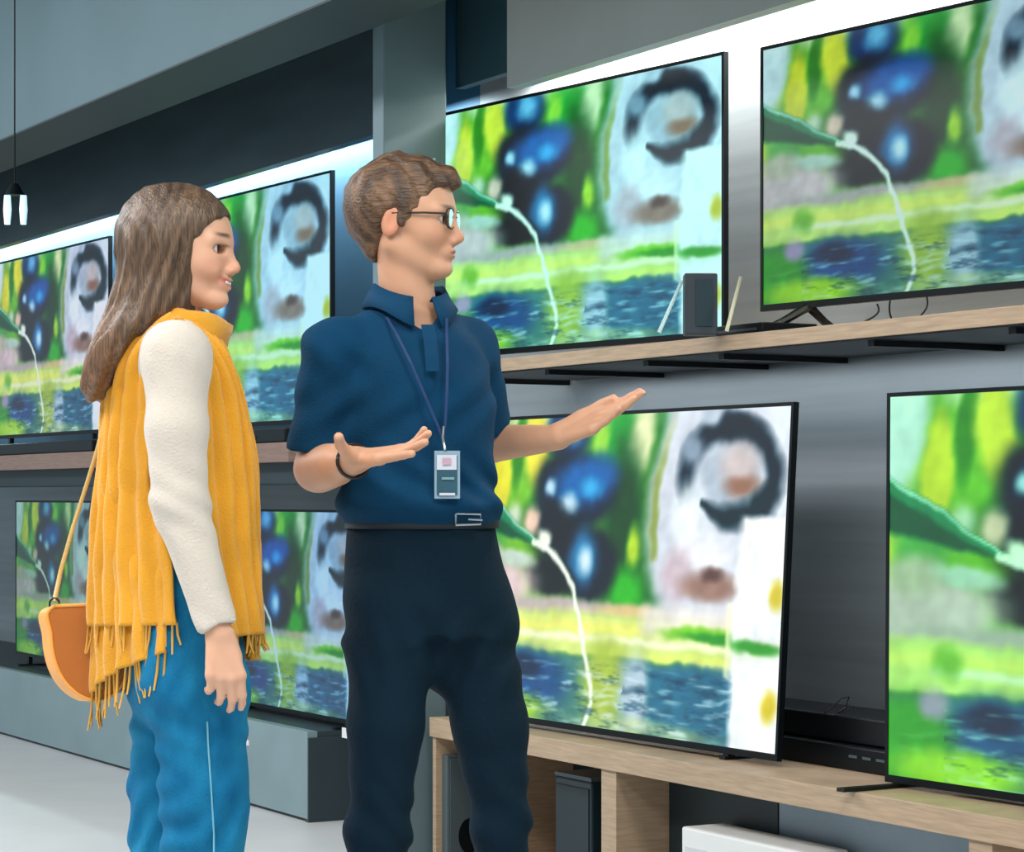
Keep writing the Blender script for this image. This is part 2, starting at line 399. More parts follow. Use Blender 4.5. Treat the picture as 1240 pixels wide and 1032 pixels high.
def television(anchor, side, th, W, H, tilt, label, smat, feet='bar', legh=.02, thick=.03, fp=(-.36, .36), fl=.05):
    """anchor = bottom corner on the given side (world), th = wall-type angle of the screen's run"""
    tx, ty = math.sin(th), -math.cos(th)
    rz = math.atan2(ty, tx)
    ax, ay, az = anchor
    k = W/2 if side == 'L' else -W/2
    base = (ax+tx*k, ay+ty*k, az-legh)
    r = empty('television', base, (math.radians(-tilt), 0, rz))
    tag(r, label, 'television', 'televisions on the display wall')
    z0, z1 = legh, legh+H
    b = .009; bb = .016
    o = bpy.data.objects.new('screen', PIC); col.objects.link(o); o.parent = r
    o.location = (-W/2+b, -.0015, z0+bb); o.scale = (W-2*b, 1, H-b-bb)
    o.material_slots[0].link = 'OBJECT'; o.material_slots[0].material = smat
    fr = MB()
    fr.box(-W/2, W/2, -.004, .010, z0, z0+bb); fr.box(-W/2, W/2, -.004, .012, z1-b, z1)
    fr.box(-W/2, -W/2+b, -.004, .012, z0+bb, z1-b); fr.box(W/2-b, W/2, -.004, .012, z0+bb, z1-b)
    fr.build('bezel', M['black'], r, local=True)
    MB().box(-W/2+.002, W/2-.002, .0, .012, z0+.002, z1-.002).build('rear_panel', M['black'], r, local=True)
    MB().box(-W*.36, W*.36, .012, .012+thick, z0+.01, z0+H*.55).build('electronics_housing', M['charcoal'], r, local=True, bevel=.006)
    for sx in fp:
        fx = sx*W
        if feet == 'bar':
            f = MB().box(fx-.012, fx+.012, -fl, .085, 0, .008); f.box(fx-.01, fx+.01, .0, .02, .005, legh+.004)
            f.build('foot', M['blackm'], r, local=True)
        elif feet == 'vee':
            f = MB()
            f.tube([(fx, .008, legh+.004), (fx-.01, -.06, .035), (fx-.02, -.13, .005)], [.012, .010, .008], 8)
            f.tube([(fx, .008, legh+.004), (fx+.01, .05, .035), (fx+.02, .10, .005)], [.012, .010, .008], 8)
            f.build('foot', M['blackm'], r, local=True)
    return r
def at(px, py, Y): return Vector(((px-620)*Y/F, Y, EYE+(600-py)*Y/F))
def Yw(px, wd): return wd/((px-620)/F*NX+NY)
rad = math.radians
sm = dict(D=screen_mat((1.05, 1.05, 1.03), 1.0), E=screen_mat((.62, 1.08, .80), .95), T1=screen_mat((.60, 1.02, 1.02), 1.0),
          T2=screen_mat((.62, .86, .88), .85, 1.1), C=screen_mat((.52, .95, 1.08), .9), A=screen_mat((.85, .9, 1.0), .8, 1.15),
          Fm=screen_mat((.45, .72, .66), .6, 1.2), G=screen_mat((.48, .78, 1.02), .75, 1.1))
p = at(878, 408, 6.0); television((p.x, p.y, 1.557), 'R', rad(37), 1.25, .716, 0, 'large television on the oak shelf just right of the pillar, behind the man\'s face', sm['T1'], 'bar', .02)
p = at(922, 377, 5.795); television((p.x, p.y, 1.604), 'L', rad(36.4), 1.12, .640, 0, 'television on V-shaped feet at the top right corner, on the oak shelf', sm['T2'], 'vee', .067)
Y = Yw(942, 3.22); television((322*Y/F, Y, .549), 'R', rad(31.5), 1.44, .828, 3.4, 'large television on the low oak cabinet behind the man\'s outstretched hand', sm['D'], 'bar', .014, fl=.01)
Y = Yw(1073, 3.22); television((453*Y/F, Y, .545), 'L', rad(32.5), 1.45, .835, .4, 'television at the lower right corner, on the low oak cabinet', sm['E'], 'bar', .01, fp=(-.478, .40), fl=.155)
Y = Yw(402, 3.4); television((-218*Y/F, Y, 1.405), 'R', rad(32), 1.48, .845, 0, 'television on the brown shelf between the woman\'s face and the man\'s shoulder', sm['C'], 'bar', .07)
Y = Yw(133, 3.4); television((-487*Y/F, Y, 1.42), 'R', rad(31.5), 1.41, .815, 0, 'television on the brown shelf at the left edge, behind the woman\'s hair', sm['A'], 'bar', .085)
Y = Yw(133, 3.68); television((-487*Y/F, Y, .37), 'R', rad(29.3), 1.36, .765, 0, 'dim television at the left edge on the grey cabinet, behind the orange handbag', sm['Fm'], 'bar', .045)
Y = Yw(448, 3.68); television((-172*Y/F, Y, .342), 'R', rad(30), 1.36, .765, 0, 'bluish television on the grey cabinet between the woman\'s hand and the man\'s leg', sm['G'], 'bar', .018)

# ------------------------------------------------------------------ small things on the shelves
z = 1.537
s0 = s_at(832, 3.22)
sp = empty('speaker', WP(s0+.05, 3.27, z), (0, 0, 0))
tag(sp, 'small charcoal box speaker on the oak shelf in front of the television\'s corner', 'speaker')
c = WP(s0+.05, 3.24, z)
Ys = 5.62
xa, xb = (829-620)*Ys/F, (869-620)*Ys/F
sp.location = ((xa+xb)/2, Ys+.03, z)
MB().box(-(xb-xa)/2, (xb-xa)/2, -.03, .03, 0, .145).build('cabinet', M['charcoal'], sp, local=True, bevel=.004)
MB().box(-.012, .028, -.033, -.03, .02, .13).build('grille', M['teal_box'], sp, local=True)
for (x0, y0, x1, y1, lb, mt, Yt, zc) in ((826, 340, 798, 412, 'thin pale stick leaning left of the small charcoal speaker', 'stickc', 5.60, z), (897, 335, 880, 408, 'thin cream stick leaning right of the small charcoal speaker', 'stickw', 5.56, z)):
    M[mt] = mat(mt, srgb(180, 214, 216) if mt == 'stickc' else srgb(196, 198, 170), .4)
    a = at(x0, y0, Yt); b = at(x1, y1, Yt); b.z = z+.004
    o = MB().tube([b, a.lerp(b, .5), a], [.005, .0045, .004], 8).build('display_stick', M[mt], loc=b, smooth=True); tag(o, lb, 'stick', 'pale sticks on the oak shelf')
# black player box and cables by the upper right television
s1 = s_at(884, 3.30)
mp_ = empty('media_box', WP(s1+.1, 3.3, z), (0, 0, WROT))
tag(mp_, 'flat black media box on the oak shelf below the top right television', 'media box')
MB().wbox(s1, s1+.22, 3.24, 3.40, z, z+.028).build('case', M['black'], mp_, bevel=.004)
MB().wbox(s1+.02, s1+.20, 3.238, 3.24, z+.010, z+.016).build('display_window', M['charcoal'], mp_)
def cable(px0, py0, px1, py1, Y, label, r=.0022, sag=.02, grp=None, zend=None):
    a = at(px0, py0, Y); b = at(px1, py1, Y)
    if zend is not None: b.z = zend
    pts = [a.lerp(b, t)+Vector((sag*math.sin(math.pi*t), 0, 0)) for t in np.linspace(0, 1, 9)]
    o = MB().tube(pts, r, 6).build('cable', M['blackm'], loc=b, smooth=True); tag(o, label, 'cable', grp)
G2 = 'cables under the top right television'
cable(1062, 368, 1040, 392, 5.30, 'black cable hanging under the top right television, beside its foot', grp=G2, zend=z+.002)
cable(1078, 364, 1082, 388, 5.27, 'middle one of three cables hanging under the top right television', sag=-.005, grp=G2, zend=z+.002)
cable(1122, 358, 1108, 385, 5.2, 'rightmost thin black cable hanging under the top right television', sag=.012, grp=G2, zend=z+.002)
# black sound system between the two lower televisions
zb = .535
s2, s3 = s_at(935, 3.40), s_at(1075, 3.36)
sb = empty('soundbar', WP((s2+s3)/2, 3.4, zb), (0, 0, WROT))
tag(sb, 'wide black sound system box between the two lower right televisions', 'soundbar')
MB().wbox(s2-.2, s3+.25, 3.33, 3.52, zb, zb+.055).build('lower_case', M['black'], sb, bevel=.004)
MB().wbox(s2-.2, s3+.25, 3.36, 3.54, zb+.057, zb+.118).build('upper_case', M['blackm'], sb, bevel=.004)
for k in range(3): MB().wbox(s3-.10+k*.05, s3-.07+k*.05, 3.327, 3.331, zb+.030, zb+.036).build('button', M['speaker'], sb)
Y = 5.55
pts = [at(x, y, Y) for x, y in ((998, 872), (1006, 858), (1018, 846), (1028, 844), (1024, 858), (1014, 872), (1022, 862), (1034, 856), (1036, 872))]
pts = [Vector((q.x, q.y, max(q.z, zb+.121))) for q in pts]
o = MB().tube(pts, .0022, 6).build('cable', M['blackm'], loc=pts[0], smooth=True); tag(o, 'looped black cable standing up on the black sound system', 'cable')
# compartments of the low oak cabinet
def cbox(name, label, cat, px0, px1, wd, dw, z0, ztop, m, parts=()):
    a, b = s_at(px0, wd), s_at(px1, wd)
    r = empty(name, WP((a+b)/2, wd+dw/2, z0), (0, 0, WROT)); tag(r, label, cat)
    MB().wbox(a, b, wd, wd+dw, z0, ztop).build('case', M[m], r, bevel=.006); return r, a, b
zf = .07
r, a, b = cbox('tower_speaker', 'dark teal tower box in the open compartment right of the man\'s legs', 'speaker', 672, 716, 3.2, .30, zf, .42, 'teal_box')
MB().wbox(a+.01, b-.01, 3.197, 3.2, zf+.02, .40).build('grille', M['dark'], r)
MB().wbox(a+.0, b-.0, 3.2, 3.5, .42, .43).build('lid', M['speaker'], r)
r, a, b = cbox('tower_speaker', 'grey tower speaker seen between the man\'s legs', 'speaker', 530, 541, 3.13, .13, zf, .43, 'speaker')
MB().wbox(b, b+.004, 3.14, 3.25, zf+.02, .42).build('side_panel', M['speaker'], r)
cc = WP(b+.005, 3.2, .20)
pts = [cc+Vector((NX, NY, 0))*(.035*math.cos(q))+Vector((0, 0, .05*math.sin(q))) for q in np.linspace(0, 2*math.pi, 24, endpoint=False)]
mbc = MB(); mbc.add(pts, [tuple(range(24))]); mbc.build('driver_cone', M['black'], r)
r, a, b = cbox('carton', 'white carton lying in the cabinet compartment at the bottom edge', 'box', 825, 975, 3.13, .12, zf, .375, 'white')
MB().wbox(a+.02, b-.02, 3.127, 3.13, .12, .33).build('front_label', mat('carton_label', srgb(205, 210, 212), .6), r)
# black devices on the brown shelf, price cards
r2 = empty('soundbar', WP(s_at(330, 3.3), 3.3, 1.335), (0, 0, WROT)); tag(r2, 'black soundbar on the brown shelf left of the man\'s arm', 'soundbar')
q0, q1 = s_at(300, 3.28), s_at(352, 3.28)
MB().wbox(q0-.2, q1+.1, 3.215, 3.29, 1.335, 1.385).build('case', M['black'], r2, bevel=.006)
MB().wbox((q0+q1)/2, (q0+q1)/2+.04, 3.211, 3.215, 1.35, 1.362).build('badge', M['speaker'], r2)
q0, q1 = s_at(55, 3.28), s_at(110, 3.28)
r2 = empty('soundbar', WP(q0, 3.3, 1.335), (0, 0, WROT)); tag(r2, 'black soundbar on the brown shelf at the left edge', 'soundbar')
MB().wbox(q0-.7, q1+.2, 3.215, 3.29, 1.335, 1.385).build('case', M['black'], r2, bevel=.006)
def card(px, wd, z0, h, wdt, label):
    s = s_at(px, wd); r = MB().wbox(s, s+wdt, wd, wd+.004, z0, z0+h)
    o = r.build('price_card', M['white'], loc=WP(s, wd, z0), rotz=WROT); tag(o, label, 'price card', 'blank price cards on the grey cabinet')
card(414, 3.54, .3225, .035, .10, 'small white price card on the grey cabinet beside the man\'s leg')
card(66, 3.54, .3225, .02, .12, 'small white price card on the grey cabinet left of the orange handbag')
# far pendant lamp near the left edge
pn = empty('pendant_lamp', at(16, 272, 8.2)); tag(pn, 'small blue-white hanging lamp at the upper left edge', 'lamp')
mm, nt, pp = nodes('lamp_glow'); pp.inputs['Emission Color'].default_value = srgb(170, 220, 245); pp.inputs['Emission Strength'].default_value = .9
b0 = pn.location
for dx in (-.02, .035):
    MB().tube([b0+Vector((dx, 0, 0)), b0+Vector((dx, 0, .05)), b0+Vector((dx, 0, .10))], [.010, .014, .011], 12).build('glass_tube', mm, pn, smooth=True)
MB().tube([b0+Vector((0.005, 0, .10)), b0+Vector((0.005, 0, .14))], [.035, .012], 12).build('cap', M['black'], pn)
MB().tube([b0+Vector((0.005, 0, .14)), Vector((b0.x+.005, b0.y, 3.6))], .003, 6).build('cord', M['black'], pn)

#PEOPLE
# ------------------------------------------------------------------ people: implicit surfaces meshed on rectilinear grids
def nrm(v): v = np.asarray(v, float); return v/np.linalg.norm(v)
class SDF:
    def __init__(s): s.p = []
    def cap(s, a, b, ra, rb, k=.02, cut=None, sub=False):
        s.p.append(('cap', np.array(a, float), np.array(b, float), ra, rb, k, cut, sub)); return s
    def chain(s, pts, rs, k=.02, sub=False):
        for i in range(len(pts)-1): s.cap(pts[i], pts[i+1], rs[i], rs[i+1], k if i == 0 else .012, None, sub)
        return s
    def ell(s, c, r, k=.02, ax=None, sub=False):
        s.p.append(('ell', np.array(c, float), np.array(r, float), np.eye(3) if ax is None else np.array(ax, float), k, sub)); return s
    def sec(s, rows, k=.02, sub=False, pw=2.0):
        """rows: (z, cx, cy, rx, ry, rotation) bottom to top"""
        s.p.append(('sec', np.array(sorted(rows), float), k, sub, pw)); return s
    def cutp(s, point, normal, k=.004):       # removes what lies on the normal's side
        s.p.append(('pl', np.array(point, float), nrm(normal), k)); return s
    def field(s, X, Y, Z):
        D = np.full((len(X), len(Y), len(Z)), .3, dtype=np.float32)
        m = .07
        def block(lo, hi):
            i0, i1 = np.searchsorted(X, lo[0]-m), np.searchsorted(X, hi[0]+m)
            j0, j1 = np.searchsorted(Y, lo[1]-m), np.searchsorted(Y, hi[1]+m)
            k0, k1 = np.searchsorted(Z, lo[2]-m), np.searchsorted(Z, hi[2]+m)
            return slice(i0, i1), slice(j0, j1), slice(k0, k1)
        for q in s.p:
            if q[0] == 'pl':
                _, pt, n, k = q
                d = (X[:, None, None]-pt[0])*n[0]+(Y[None, :, None]-pt[1])*n[1]+(Z[None, None, :]-pt[2])*n[2]
                D = np.maximum(D, d.astype(np.float32)); continue
            if q[0] == 'cap':
                _, a, b, ra, rb, k, cut, sub = q; r = max(ra, rb)
                bl = block(np.minimum(a, b)-r, np.maximum(a, b)+r)
                x, y, z = X[bl[0], None, None], Y[None, bl[1], None], Z[None, None, bl[2]]
                ab = b-a; L = float(ab@ab)+1e-12
                t = np.clip(((x-a[0])*ab[0]+(y-a[1])*ab[1]+(z-a[2])*ab[2])/L, 0, 1)
                d = np.sqrt((x-a[0]-ab[0]*t)**2+(y-a[1]-ab[1]*t)**2+(z-a[2]-ab[2]*t)**2)-(ra+(rb-ra)*t)
                if cut is not None:
                    n = nrm(ab); d = np.maximum(d, (x-b[0])*n[0]+(y-b[1])*n[1]+(z-b[2])*n[2]-cut)
            elif q[0] == 'ell':
                _, c, r, ax, k, sub = q; R_ = max(r)
                bl = block(c-R_, c+R_)
                x, y, z = X[bl[0], None, None]-c[0], Y[None, bl[1], None]-c[1], Z[None, None, bl[2]]-c[2]
                u = [(x*ax[i][0]+y*ax[i][1]+z*ax[i][2]) for i in range(3)]
                k0 = np.sqrt(sum((u[i]/r[i])**2 for i in range(3))); k1 = np.sqrt(sum((u[i]/r[i]**2)**2 for i in range(3)))+1e-6
                d = k0*(k0-1)/k1
            else:
                _, T, k, sub, pw = q
                cx0 = (T[:, 1]-np.maximum(T[:, 3], T[:, 4])).min(); cx1 = (T[:, 1]+np.maximum(T[:, 3], T[:, 4])).max()
                cy0 = (T[:, 2]-np.maximum(T[:, 3], T[:, 4])).min(); cy1 = (T[:, 2]+np.maximum(T[:, 3], T[:, 4])).max()
                bl = block((cx0, cy0, T[0, 0]), (cx1, cy1, T[-1, 0]))
                x, y, z = X[bl[0], None, None], Y[None, bl[1], None], Z[None, None, bl[2]]
                zz = Z[bl[2]]
                def itp(c):      # smooth interpolation through the rows
                    t = T[:, 0]; v = T[:, c]; g = np.gradient(v, t)
                    i = np.clip(np.searchsorted(t, zz)-1, 0, len(t)-2); h = t[i+1]-t[i]; f = np.clip((zz-t[i])/h, 0, 1)
                    return (2*f**3-3*f**2+1)*v[i]+(f**3-2*f**2+f)*h*g[i]+(-2*f**3+3*f**2)*v[i+1]+(f**3-f**2)*h*g[i+1]
                cx, cy, rx, ry, ro = [itp(c)[None, None, :] for c in range(1, 6)]
                dx, dy = x-cx, y-cy; ca, sa = np.cos(ro), np.sin(ro)
                u, v = dx*ca+dy*sa, -dx*sa+dy*ca
                qn = ((np.abs(u)/rx)**pw+(np.abs(v)/ry)**pw)**(1/pw)
                d = (qn-1)*np.minimum(rx, ry)*(1/np.maximum(1, .6+.4*qn))
                d = np.maximum(d, np.maximum(T[0, 0]-z, z-T[-1, 0]))
            A = D[bl]; d = d.astype(np.float32)
            if sub:
                h = np.clip(k-np.abs(A+d), 0, None)/k; D[bl] = np.maximum(A, -d)+h*h*k*.25
            else:
                h = np.clip(k-np.abs(A-d), 0, None)/k; D[bl] = np.minimum(A, d)-h*h*k*.25
        return D
def grid_axis(lo, hi, base, fine=()):
    out = [lo]; v = lo
    while v < hi:
        st = base
        for a, b, f in fine:
            if a <= v <= b: st = min(st, f)
        v += st; out.append(v)
    return np.array(out)
def surface(sdf, X, Y, Z, disp=None):
    D = sdf.field(X, Y, Z)
    if disp is not None:
        n = np.argwhere(np.abs(D) < .03); a, b, c = n.T
        D[a, b, c] += disp(X[a], Y[b], Z[c]).astype(np.float32)
    I = D < 0
    S = np.zeros(tuple(n-1 for n in D.shape), np.int8)
    for i in (0, 1):
        for j in (0, 1):
            for k in (0, 1): S += I[i:S.shape[0]+i, j:S.shape[1]+j, k:S.shape[2]+k]
    act = (S > 0) & (S < 8); idx = np.argwhere(act)
    ids = np.full(act.shape, -1, np.int32); ids[act] = np.arange(len(idx))
    P = np.zeros((len(idx), 3)); C = np.zeros(len(idx))
    for a, b in (((0,0,0),(1,0,0)), ((0,1,0),(1,1,0)), ((0,0,1),(1,0,1)), ((0,1,1),(1,1,1)), ((0,0,0),(0,1,0)), ((1,0,0),(1,1,0)),
                 ((0,0,1),(0,1,1)), ((1,0,1),(1,1,1)), ((0,0,0),(0,0,1)), ((1,0,0),(1,0,1)), ((0,1,0),(0,1,1)), ((1,1,0),(1,1,1))):
        A = idx+np.array(a); B = idx+np.array(b)
        da = D[A[:, 0], A[:, 1], A[:, 2]]; db = D[B[:, 0], B[:, 1], B[:, 2]]
        m = (da < 0) != (db < 0); t = np.where(m, da/(da-db+1e-12), 0)
        pa = np.stack([X[A[:, 0]], Y[A[:, 1]], Z[A[:, 2]]], 1); pb = np.stack([X[B[:, 0]], Y[B[:, 1]], Z[B[:, 2]]], 1)
        P += np.where(m[:, None], pa+(pb-pa)*t[:, None], 0); C += m
    P /= C[:, None]
    Q = []
    for ax in range(3):
        sl0 = [slice(None)]*3; sl1 = [slice(None)]*3; sl0[ax] = slice(0, -1); sl1[ax] = slice(1, None)
        ia, ib = I[tuple(sl0)], I[tuple(sl1)]
        o1, o2 = [(1, 2), (2, 0), (0, 1)][ax]
        e = np.argwhere(ia != ib); ok = (e[:, o1] > 0) & (e[:, o2] > 0) & (e[:, o1] < D.shape[o1]-1) & (e[:, o2] < D.shape[o2]-1); e = e[ok]
        def cid(d1, d2):
            q = e.copy(); q[:, o1] += d1; q[:, o2] += d2; return ids[q[:, 0], q[:, 1], q[:, 2]]
        f = np.stack([cid(-1, -1), cid(0, -1), cid(0, 0), cid(-1, 0)], 1)
        ins = ia[e[:, 0], e[:, 1], e[:, 2]]
        f[~ins] = f[~ins][:, ::-1]; Q.append(f)
    return P, np.concatenate(Q)
def relax(P, Q, n=2, lam=.5):
    for _ in range(n):
        A = np.zeros_like(P); C = np.zeros(len(P))
        for i in range(4):
            for j in (1, 3):
                np.add.at(A, Q[:, i], P[Q[:, (i+j) % 4]]); np.add.at(C, Q[:, i], 1)
        P = P+(A/np.maximum(C, 1)[:, None]-P)*lam
    return P
def solid(name, sdf, lo, hi, base, m, root, fine=((), (), ()), disp=None, colour=None, sm=1):
    X, Y, Z = [grid_axis(lo[i], hi[i], base, fine[i]) for i in range(3)]
    P, Q = surface(sdf, X, Y, Z, disp); P = relax(P, Q, sm)
    o = link(name, P, Q, m, root, smooth=True)
    if colour is not None:
        a = o.data.color_attributes.new('tone', 'FLOAT_COLOR', 'POINT'); c = np.ones((len(P), 4), np.float32); c[:, :3] = colour(P); a.data.foreach_set('color', c.ravel())
    return o
def tone_mat(name, rough, sss=0, bump=0, bscale=300):
    m = mat(name, (1, 1, 1, 1), rough, sss=sss, bump=bump, bscale=bscale); nt = m.node_tree
    a = nt.nodes.new('ShaderNodeAttribute'); a.attribute_name = 'tone'; nt.links.new(a.outputs['Color'], nt.nodes['Principled BSDF'].inputs['Base Color']); return m
L3 = lambda *c: np.array(srgb(*c)[:3])
def mixc(c, m, d): m = np.clip(m, 0, 1)[:, None]; return c*(1-m)+d*m

class Head:
    """x forward, y to the figure's left, z up, origin under the skull at chin height"""
    def __init__(s, origin, yaw, pitch=0, sc=1.0, roll=0):
        R_ = np.array((Matrix.Rotation(yaw, 3, 'Z')@Matrix.Rotation(pitch, 3, 'Y')@Matrix.Rotation(roll, 3, 'X')))
        s.o = np.array(origin, float); s.R = R_; s.sc = sc; s.ax = R_.T
    def __call__(s, x, y, z): return s.o+s.R@(np.array((x, y, z))*s.sc)
    def loc(s, P): return (P-s.o)@s.R/s.sc
def head_sdf(S, H, male=True):
    k = H.sc; E = lambda c, r, kk=.02, sub=False, ax=None: S.ell(H(*c), np.array(r)*k, kk*k, H.ax if ax is None else ax, sub)
    Cp = lambda a, b, ra, rb, kk=.02, sub=False: S.cap(H(*a), H(*b), ra*k, rb*k, kk*k, None, sub)
    E((-.012, 0, .142), (.098, .076, .083), .01)                 # skull
    E((.040, 0, .105), (.054, .062, .082), .03)                  # face
    for y in (-1, 1):
        Cp((-.018, y*.048, .060), (.058, y*.015, .019), .018, .014, .025)   # jaw
        E((.052, y*.036, .084), (.028, .022, .022), .02)         # cheek
        E((.078, y*.027, .112), (.014, .020, .011), .012, True)  # eye socket
        Cp((.083, y*.006, .126), (.070, y*.050, .126), .0085, .007, .014)  # brow
    E((.072, 0, .017), (.023, .020, .017), .018)                 # chin
    Cp((.082, 0, .118), (.103, 0, .082), .0080, .0100, .012)     # nose
    E((.104, 0, .076), (.011, .010, .009), .008)
    for y in (-1, 1): E((.096, y*.011, .071), (.009, .007, .007), .006)
    E((.083, 0, .048), (.014, .024, .014), .014)                 # muzzle
    if male:
        E((.093, 0, .0515), (.0060, .020, .0042), .005); E((.0915, 0, .0425), (.0068, .018, .0050), .004)
        E((.099, 0, .0470), (.006, .024, .0012), .003, True)
    else:                                                        # smiling mouth
        for y in (-1, 1):
            Cp((.0960, 0, .0525), (.0770, y*.0275, .0575), .0042, .0028, .006)
            Cp((.0935, 0, .0405), (.0755, y*.0265, .0545), .0050, .0028, .006)
        for y in (-1, 1): Cp((.1010, 0, .0462), (.0825, y*.0270, .0560), .0038, .0016, .0015, True)
        for y in (-1, 1): E((.072, y*.034, .070), (.014, .013, .012), .012)
    for y in (-1, 1):
        a = y*.35
        A = H.R@np.array([[math.cos(.2), -math.sin(.2)*0, math.sin(.2)], [0, 1, 0], [-math.sin(.2), 0, math.cos(.2)]])
        S.ell(H(-.014, y*.074, .100), np.array((.019, .009, .031))*k, .006*k, A.T)
        S.ell(H(-.010, y*.083, .103), np.array((.010, .005, .019))*k, .004*k, A.T, True)
def skin_tone(base, lip, brow, H, male):
    def f(P):
        q = H.loc(P); x, y, z = q.T
        c = np.repeat(base[None], len(P), 0)
        n = vnoise(P[:, 0]*60, P[:, 1]*60, P[:, 2]*60, 2)
        c = c*(1+.05*n)[:, None]
        ch = np.exp(-(((x-.075)/.03)**2+((np.abs(y)-.042)/.025)**2+((z-.078)/.022)**2)); c = mixc(c, ch*.35, base*np.array((1.0, .62, .60)))
        nt = np.exp(-(((x-.108)/.016)**2+(y/.02)**2+((z-.078)/.016)**2)); c = mixc(c, nt*.35, base*np.array((1.0, .6, .55)))
        er = ((np.abs(y) > .07) & (np.abs(x+.012) < .03) & (np.abs(z-.10) < .035)); c = mixc(c, er*.45, base*np.array((1.0, .55, .5)))
        lp = np.exp(-(((x-.094)/.014)**2+(y/.020)**4+((z-.047)/.0085)**4)) if male else np.exp(-(((x-.089)/.016)**4+(y/.028)**4+((z-.047-.36*np.maximum(np.abs(y)-.004, 0))/.0078)**4))
        c = mixc(c, lp*.85, lip)
        hz = .137+.004*np.cos((np.abs(y)-.03)*60)
        bw = np.exp(-(((np.abs(y)-.030)/.019)**4+((z-(.1335 if male else .1365))/.0042)**4))*(x > .04); c = mixc(c, bw*.9, brow)
        ey = np.exp(-(((np.abs(y)-.029)/.017)**4+((z-.1165)/.0030)**4))*(x > .055); c = mixc(c, ey*.7, brow*.6)
        return c
    return f
def eyes(H, root, r=.0118):
    m = bpy.data.materials.get('eye_white') or mat('eye_white', srgb(225, 220, 215), .15)
    mi = bpy.data.materials.get('eye_iris') or mat('eye_iris', srgb(50, 34, 24), .15)
    for y in (-1, 1):
        c = H(.070, y*.029, .112); r_ = r*H.sc; V = []; Fq = []
        n, mm = 16, 12
        for i in range(mm+1):
            a = math.pi*i/mm
            for j in range(n):
                b = 2*math.pi*j/n; d = np.array((math.cos(a), math.sin(a)*math.cos(b), math.sin(a)*math.sin(b))); V.append(c+H.R@d*r_)
        for i in range(mm):
            for j in range(n): Fq.append((i*n+j, (i+1)*n+j, (i+1)*n+(j+1) % n, i*n+(j+1) % n))
        o = link('eye', V, Fq, m, root, smooth=True); o.data.materials.append(mi)
        for k_ in range(len(Fq)):
            if k_ < 3*n: o.data.polygons[k_].material_index = 1
def hand(S, wrist, d, n, t, curl=(.2, .25, .3, .35), sc=1.0, thumb=(.6, .2), spread=.07, rw=.025):
    """d: towards the fingers, n: out of the palm, t: towards the thumb side"""
    d = nrm(d); n = nrm(np.array(n)-d*np.dot(n, d)); t = nrm(np.array(t)-d*np.dot(t, d)-n*np.dot(t, n)); W = np.array(wrist, float)
    off = (.031, .0105, -.0105, -.0300); kl = (.088, .092, .087, .078)
    seg = ((.043, .026, .021), (.047, .030, .022), (.043, .028, .021), (.034, .021, .019))
    for i in range(4):
        K = W+d*kl[i]*sc+t*off[i]*sc
        S.cap(W+t*off[i]*.45*sc+d*.004, K, .0155*sc, .0118*sc, .020*sc if i == 0 else .010*sc)
        sp = spread*(1.5-i); base = nrm(d+t*sp); a = 0; p = K; r = .0100*sc*(.9 if i == 3 else 1)
        for j, l in enumerate(seg[i]):
            a += curl[i]*(1.0, 1.2, .8)[j]
            q = p+(base*math.cos(a)+n*math.sin(a))*l*sc; S.cap(p, q, r, r*.90, .003*sc if j else .008*sc); p = q; r *= .90
    b = W+d*.018*sc+t*.020*sc+n*.004*sc
    td = nrm(d*math.cos(thumb[0])+t*math.sin(thumb[0])+n*thumb[1]); p = b
    S.cap(W+n*.006*sc+t*.008*sc, b+td*.03*sc, .016*sc, .0155*sc, .014*sc)
    r = .0135*sc; p = b
    for l, bend in ((.045, 0), (.034, -.18), (.028, -.22)):
        td = nrm(td*math.cos(bend)-t*math.sin(-bend)*1.0+d*.05); q = p+td*l*sc; S.cap(p, q, r, r*.87, .008*sc if l == .045 else .003*sc); p = q; r *= .87

def P3(px, py, Y): return np.array(((px-620)*Y/F, Y, EYE+(600-py)*Y/F))
# ================================================================== the man
MY = 4.6
m_ = lambda px, py, dy=0: P3(px, py, MY+dy)
mr = empty('person', (m_(530, 600)[0], MY, 0))
tag(mr, 'man in glasses with a navy polo shirt and trousers gesturing with both open palms', 'person')
H = Head((m_(489, 336)[0]+.002, MY-.005, m_(489, 336)[2]), math.radians(-10), math.radians(2), .985)
TR = math.radians(-62)            # torso heading: facing camera-right (angle of its front from +X)
def zc(py, dy=0): return EYE+(600-py)*(MY+dy)/F
def row(py, x0, x1, dy, ry, ro=None, inf=0):
    """section seen between pixels x0..x1"""
    Y = MY+dy; cx = ((x0+x1)/2-620)*Y/F; rx = (x1-x0)/2*Y/F
    return (zc(py, dy), cx, Y, rx+inf, ry+inf, math.radians(14) if ro is None else ro)
sh_R, el_R, wr_R = m_(402, 425, -.06), m_(383, 568, -.02), m_(430, 558, -.21)
sh_L, el_L, wr_L = m_(568, 422, .10), m_(588, 538, .22), m_(676, 530, .10)
def torso_m(inf): return [row(705, 425, 612, .03, .115, inf=inf), row(640, 427, 598, .02, .105, inf=inf), row(590, 425, 594, .01, .100, inf=inf), row(530, 420, 594, .01, .105, inf=inf),
                          row(460, 412, 588, .01, .110, inf=inf), row(410, 425, 566, .02, .088, inf=inf), row(387, 452, 545, .02, .055, inf=inf)]
body = SDF()
body.sec(torso_m(-.014)[1:], .03)
nb = m_(496, 385, .02)
body.cap(nb, H(-.008, 0, .058), .056, .049, .03)
for sh in (sh_R, sh_L): body.cap(nb+np.array((0, 0, -.02)), sh, .040, .042, .03)
body.chain([sh_R, el_R], [.050, .038], .03); body.cap(el_R, wr_R, .042, .0255, .012)
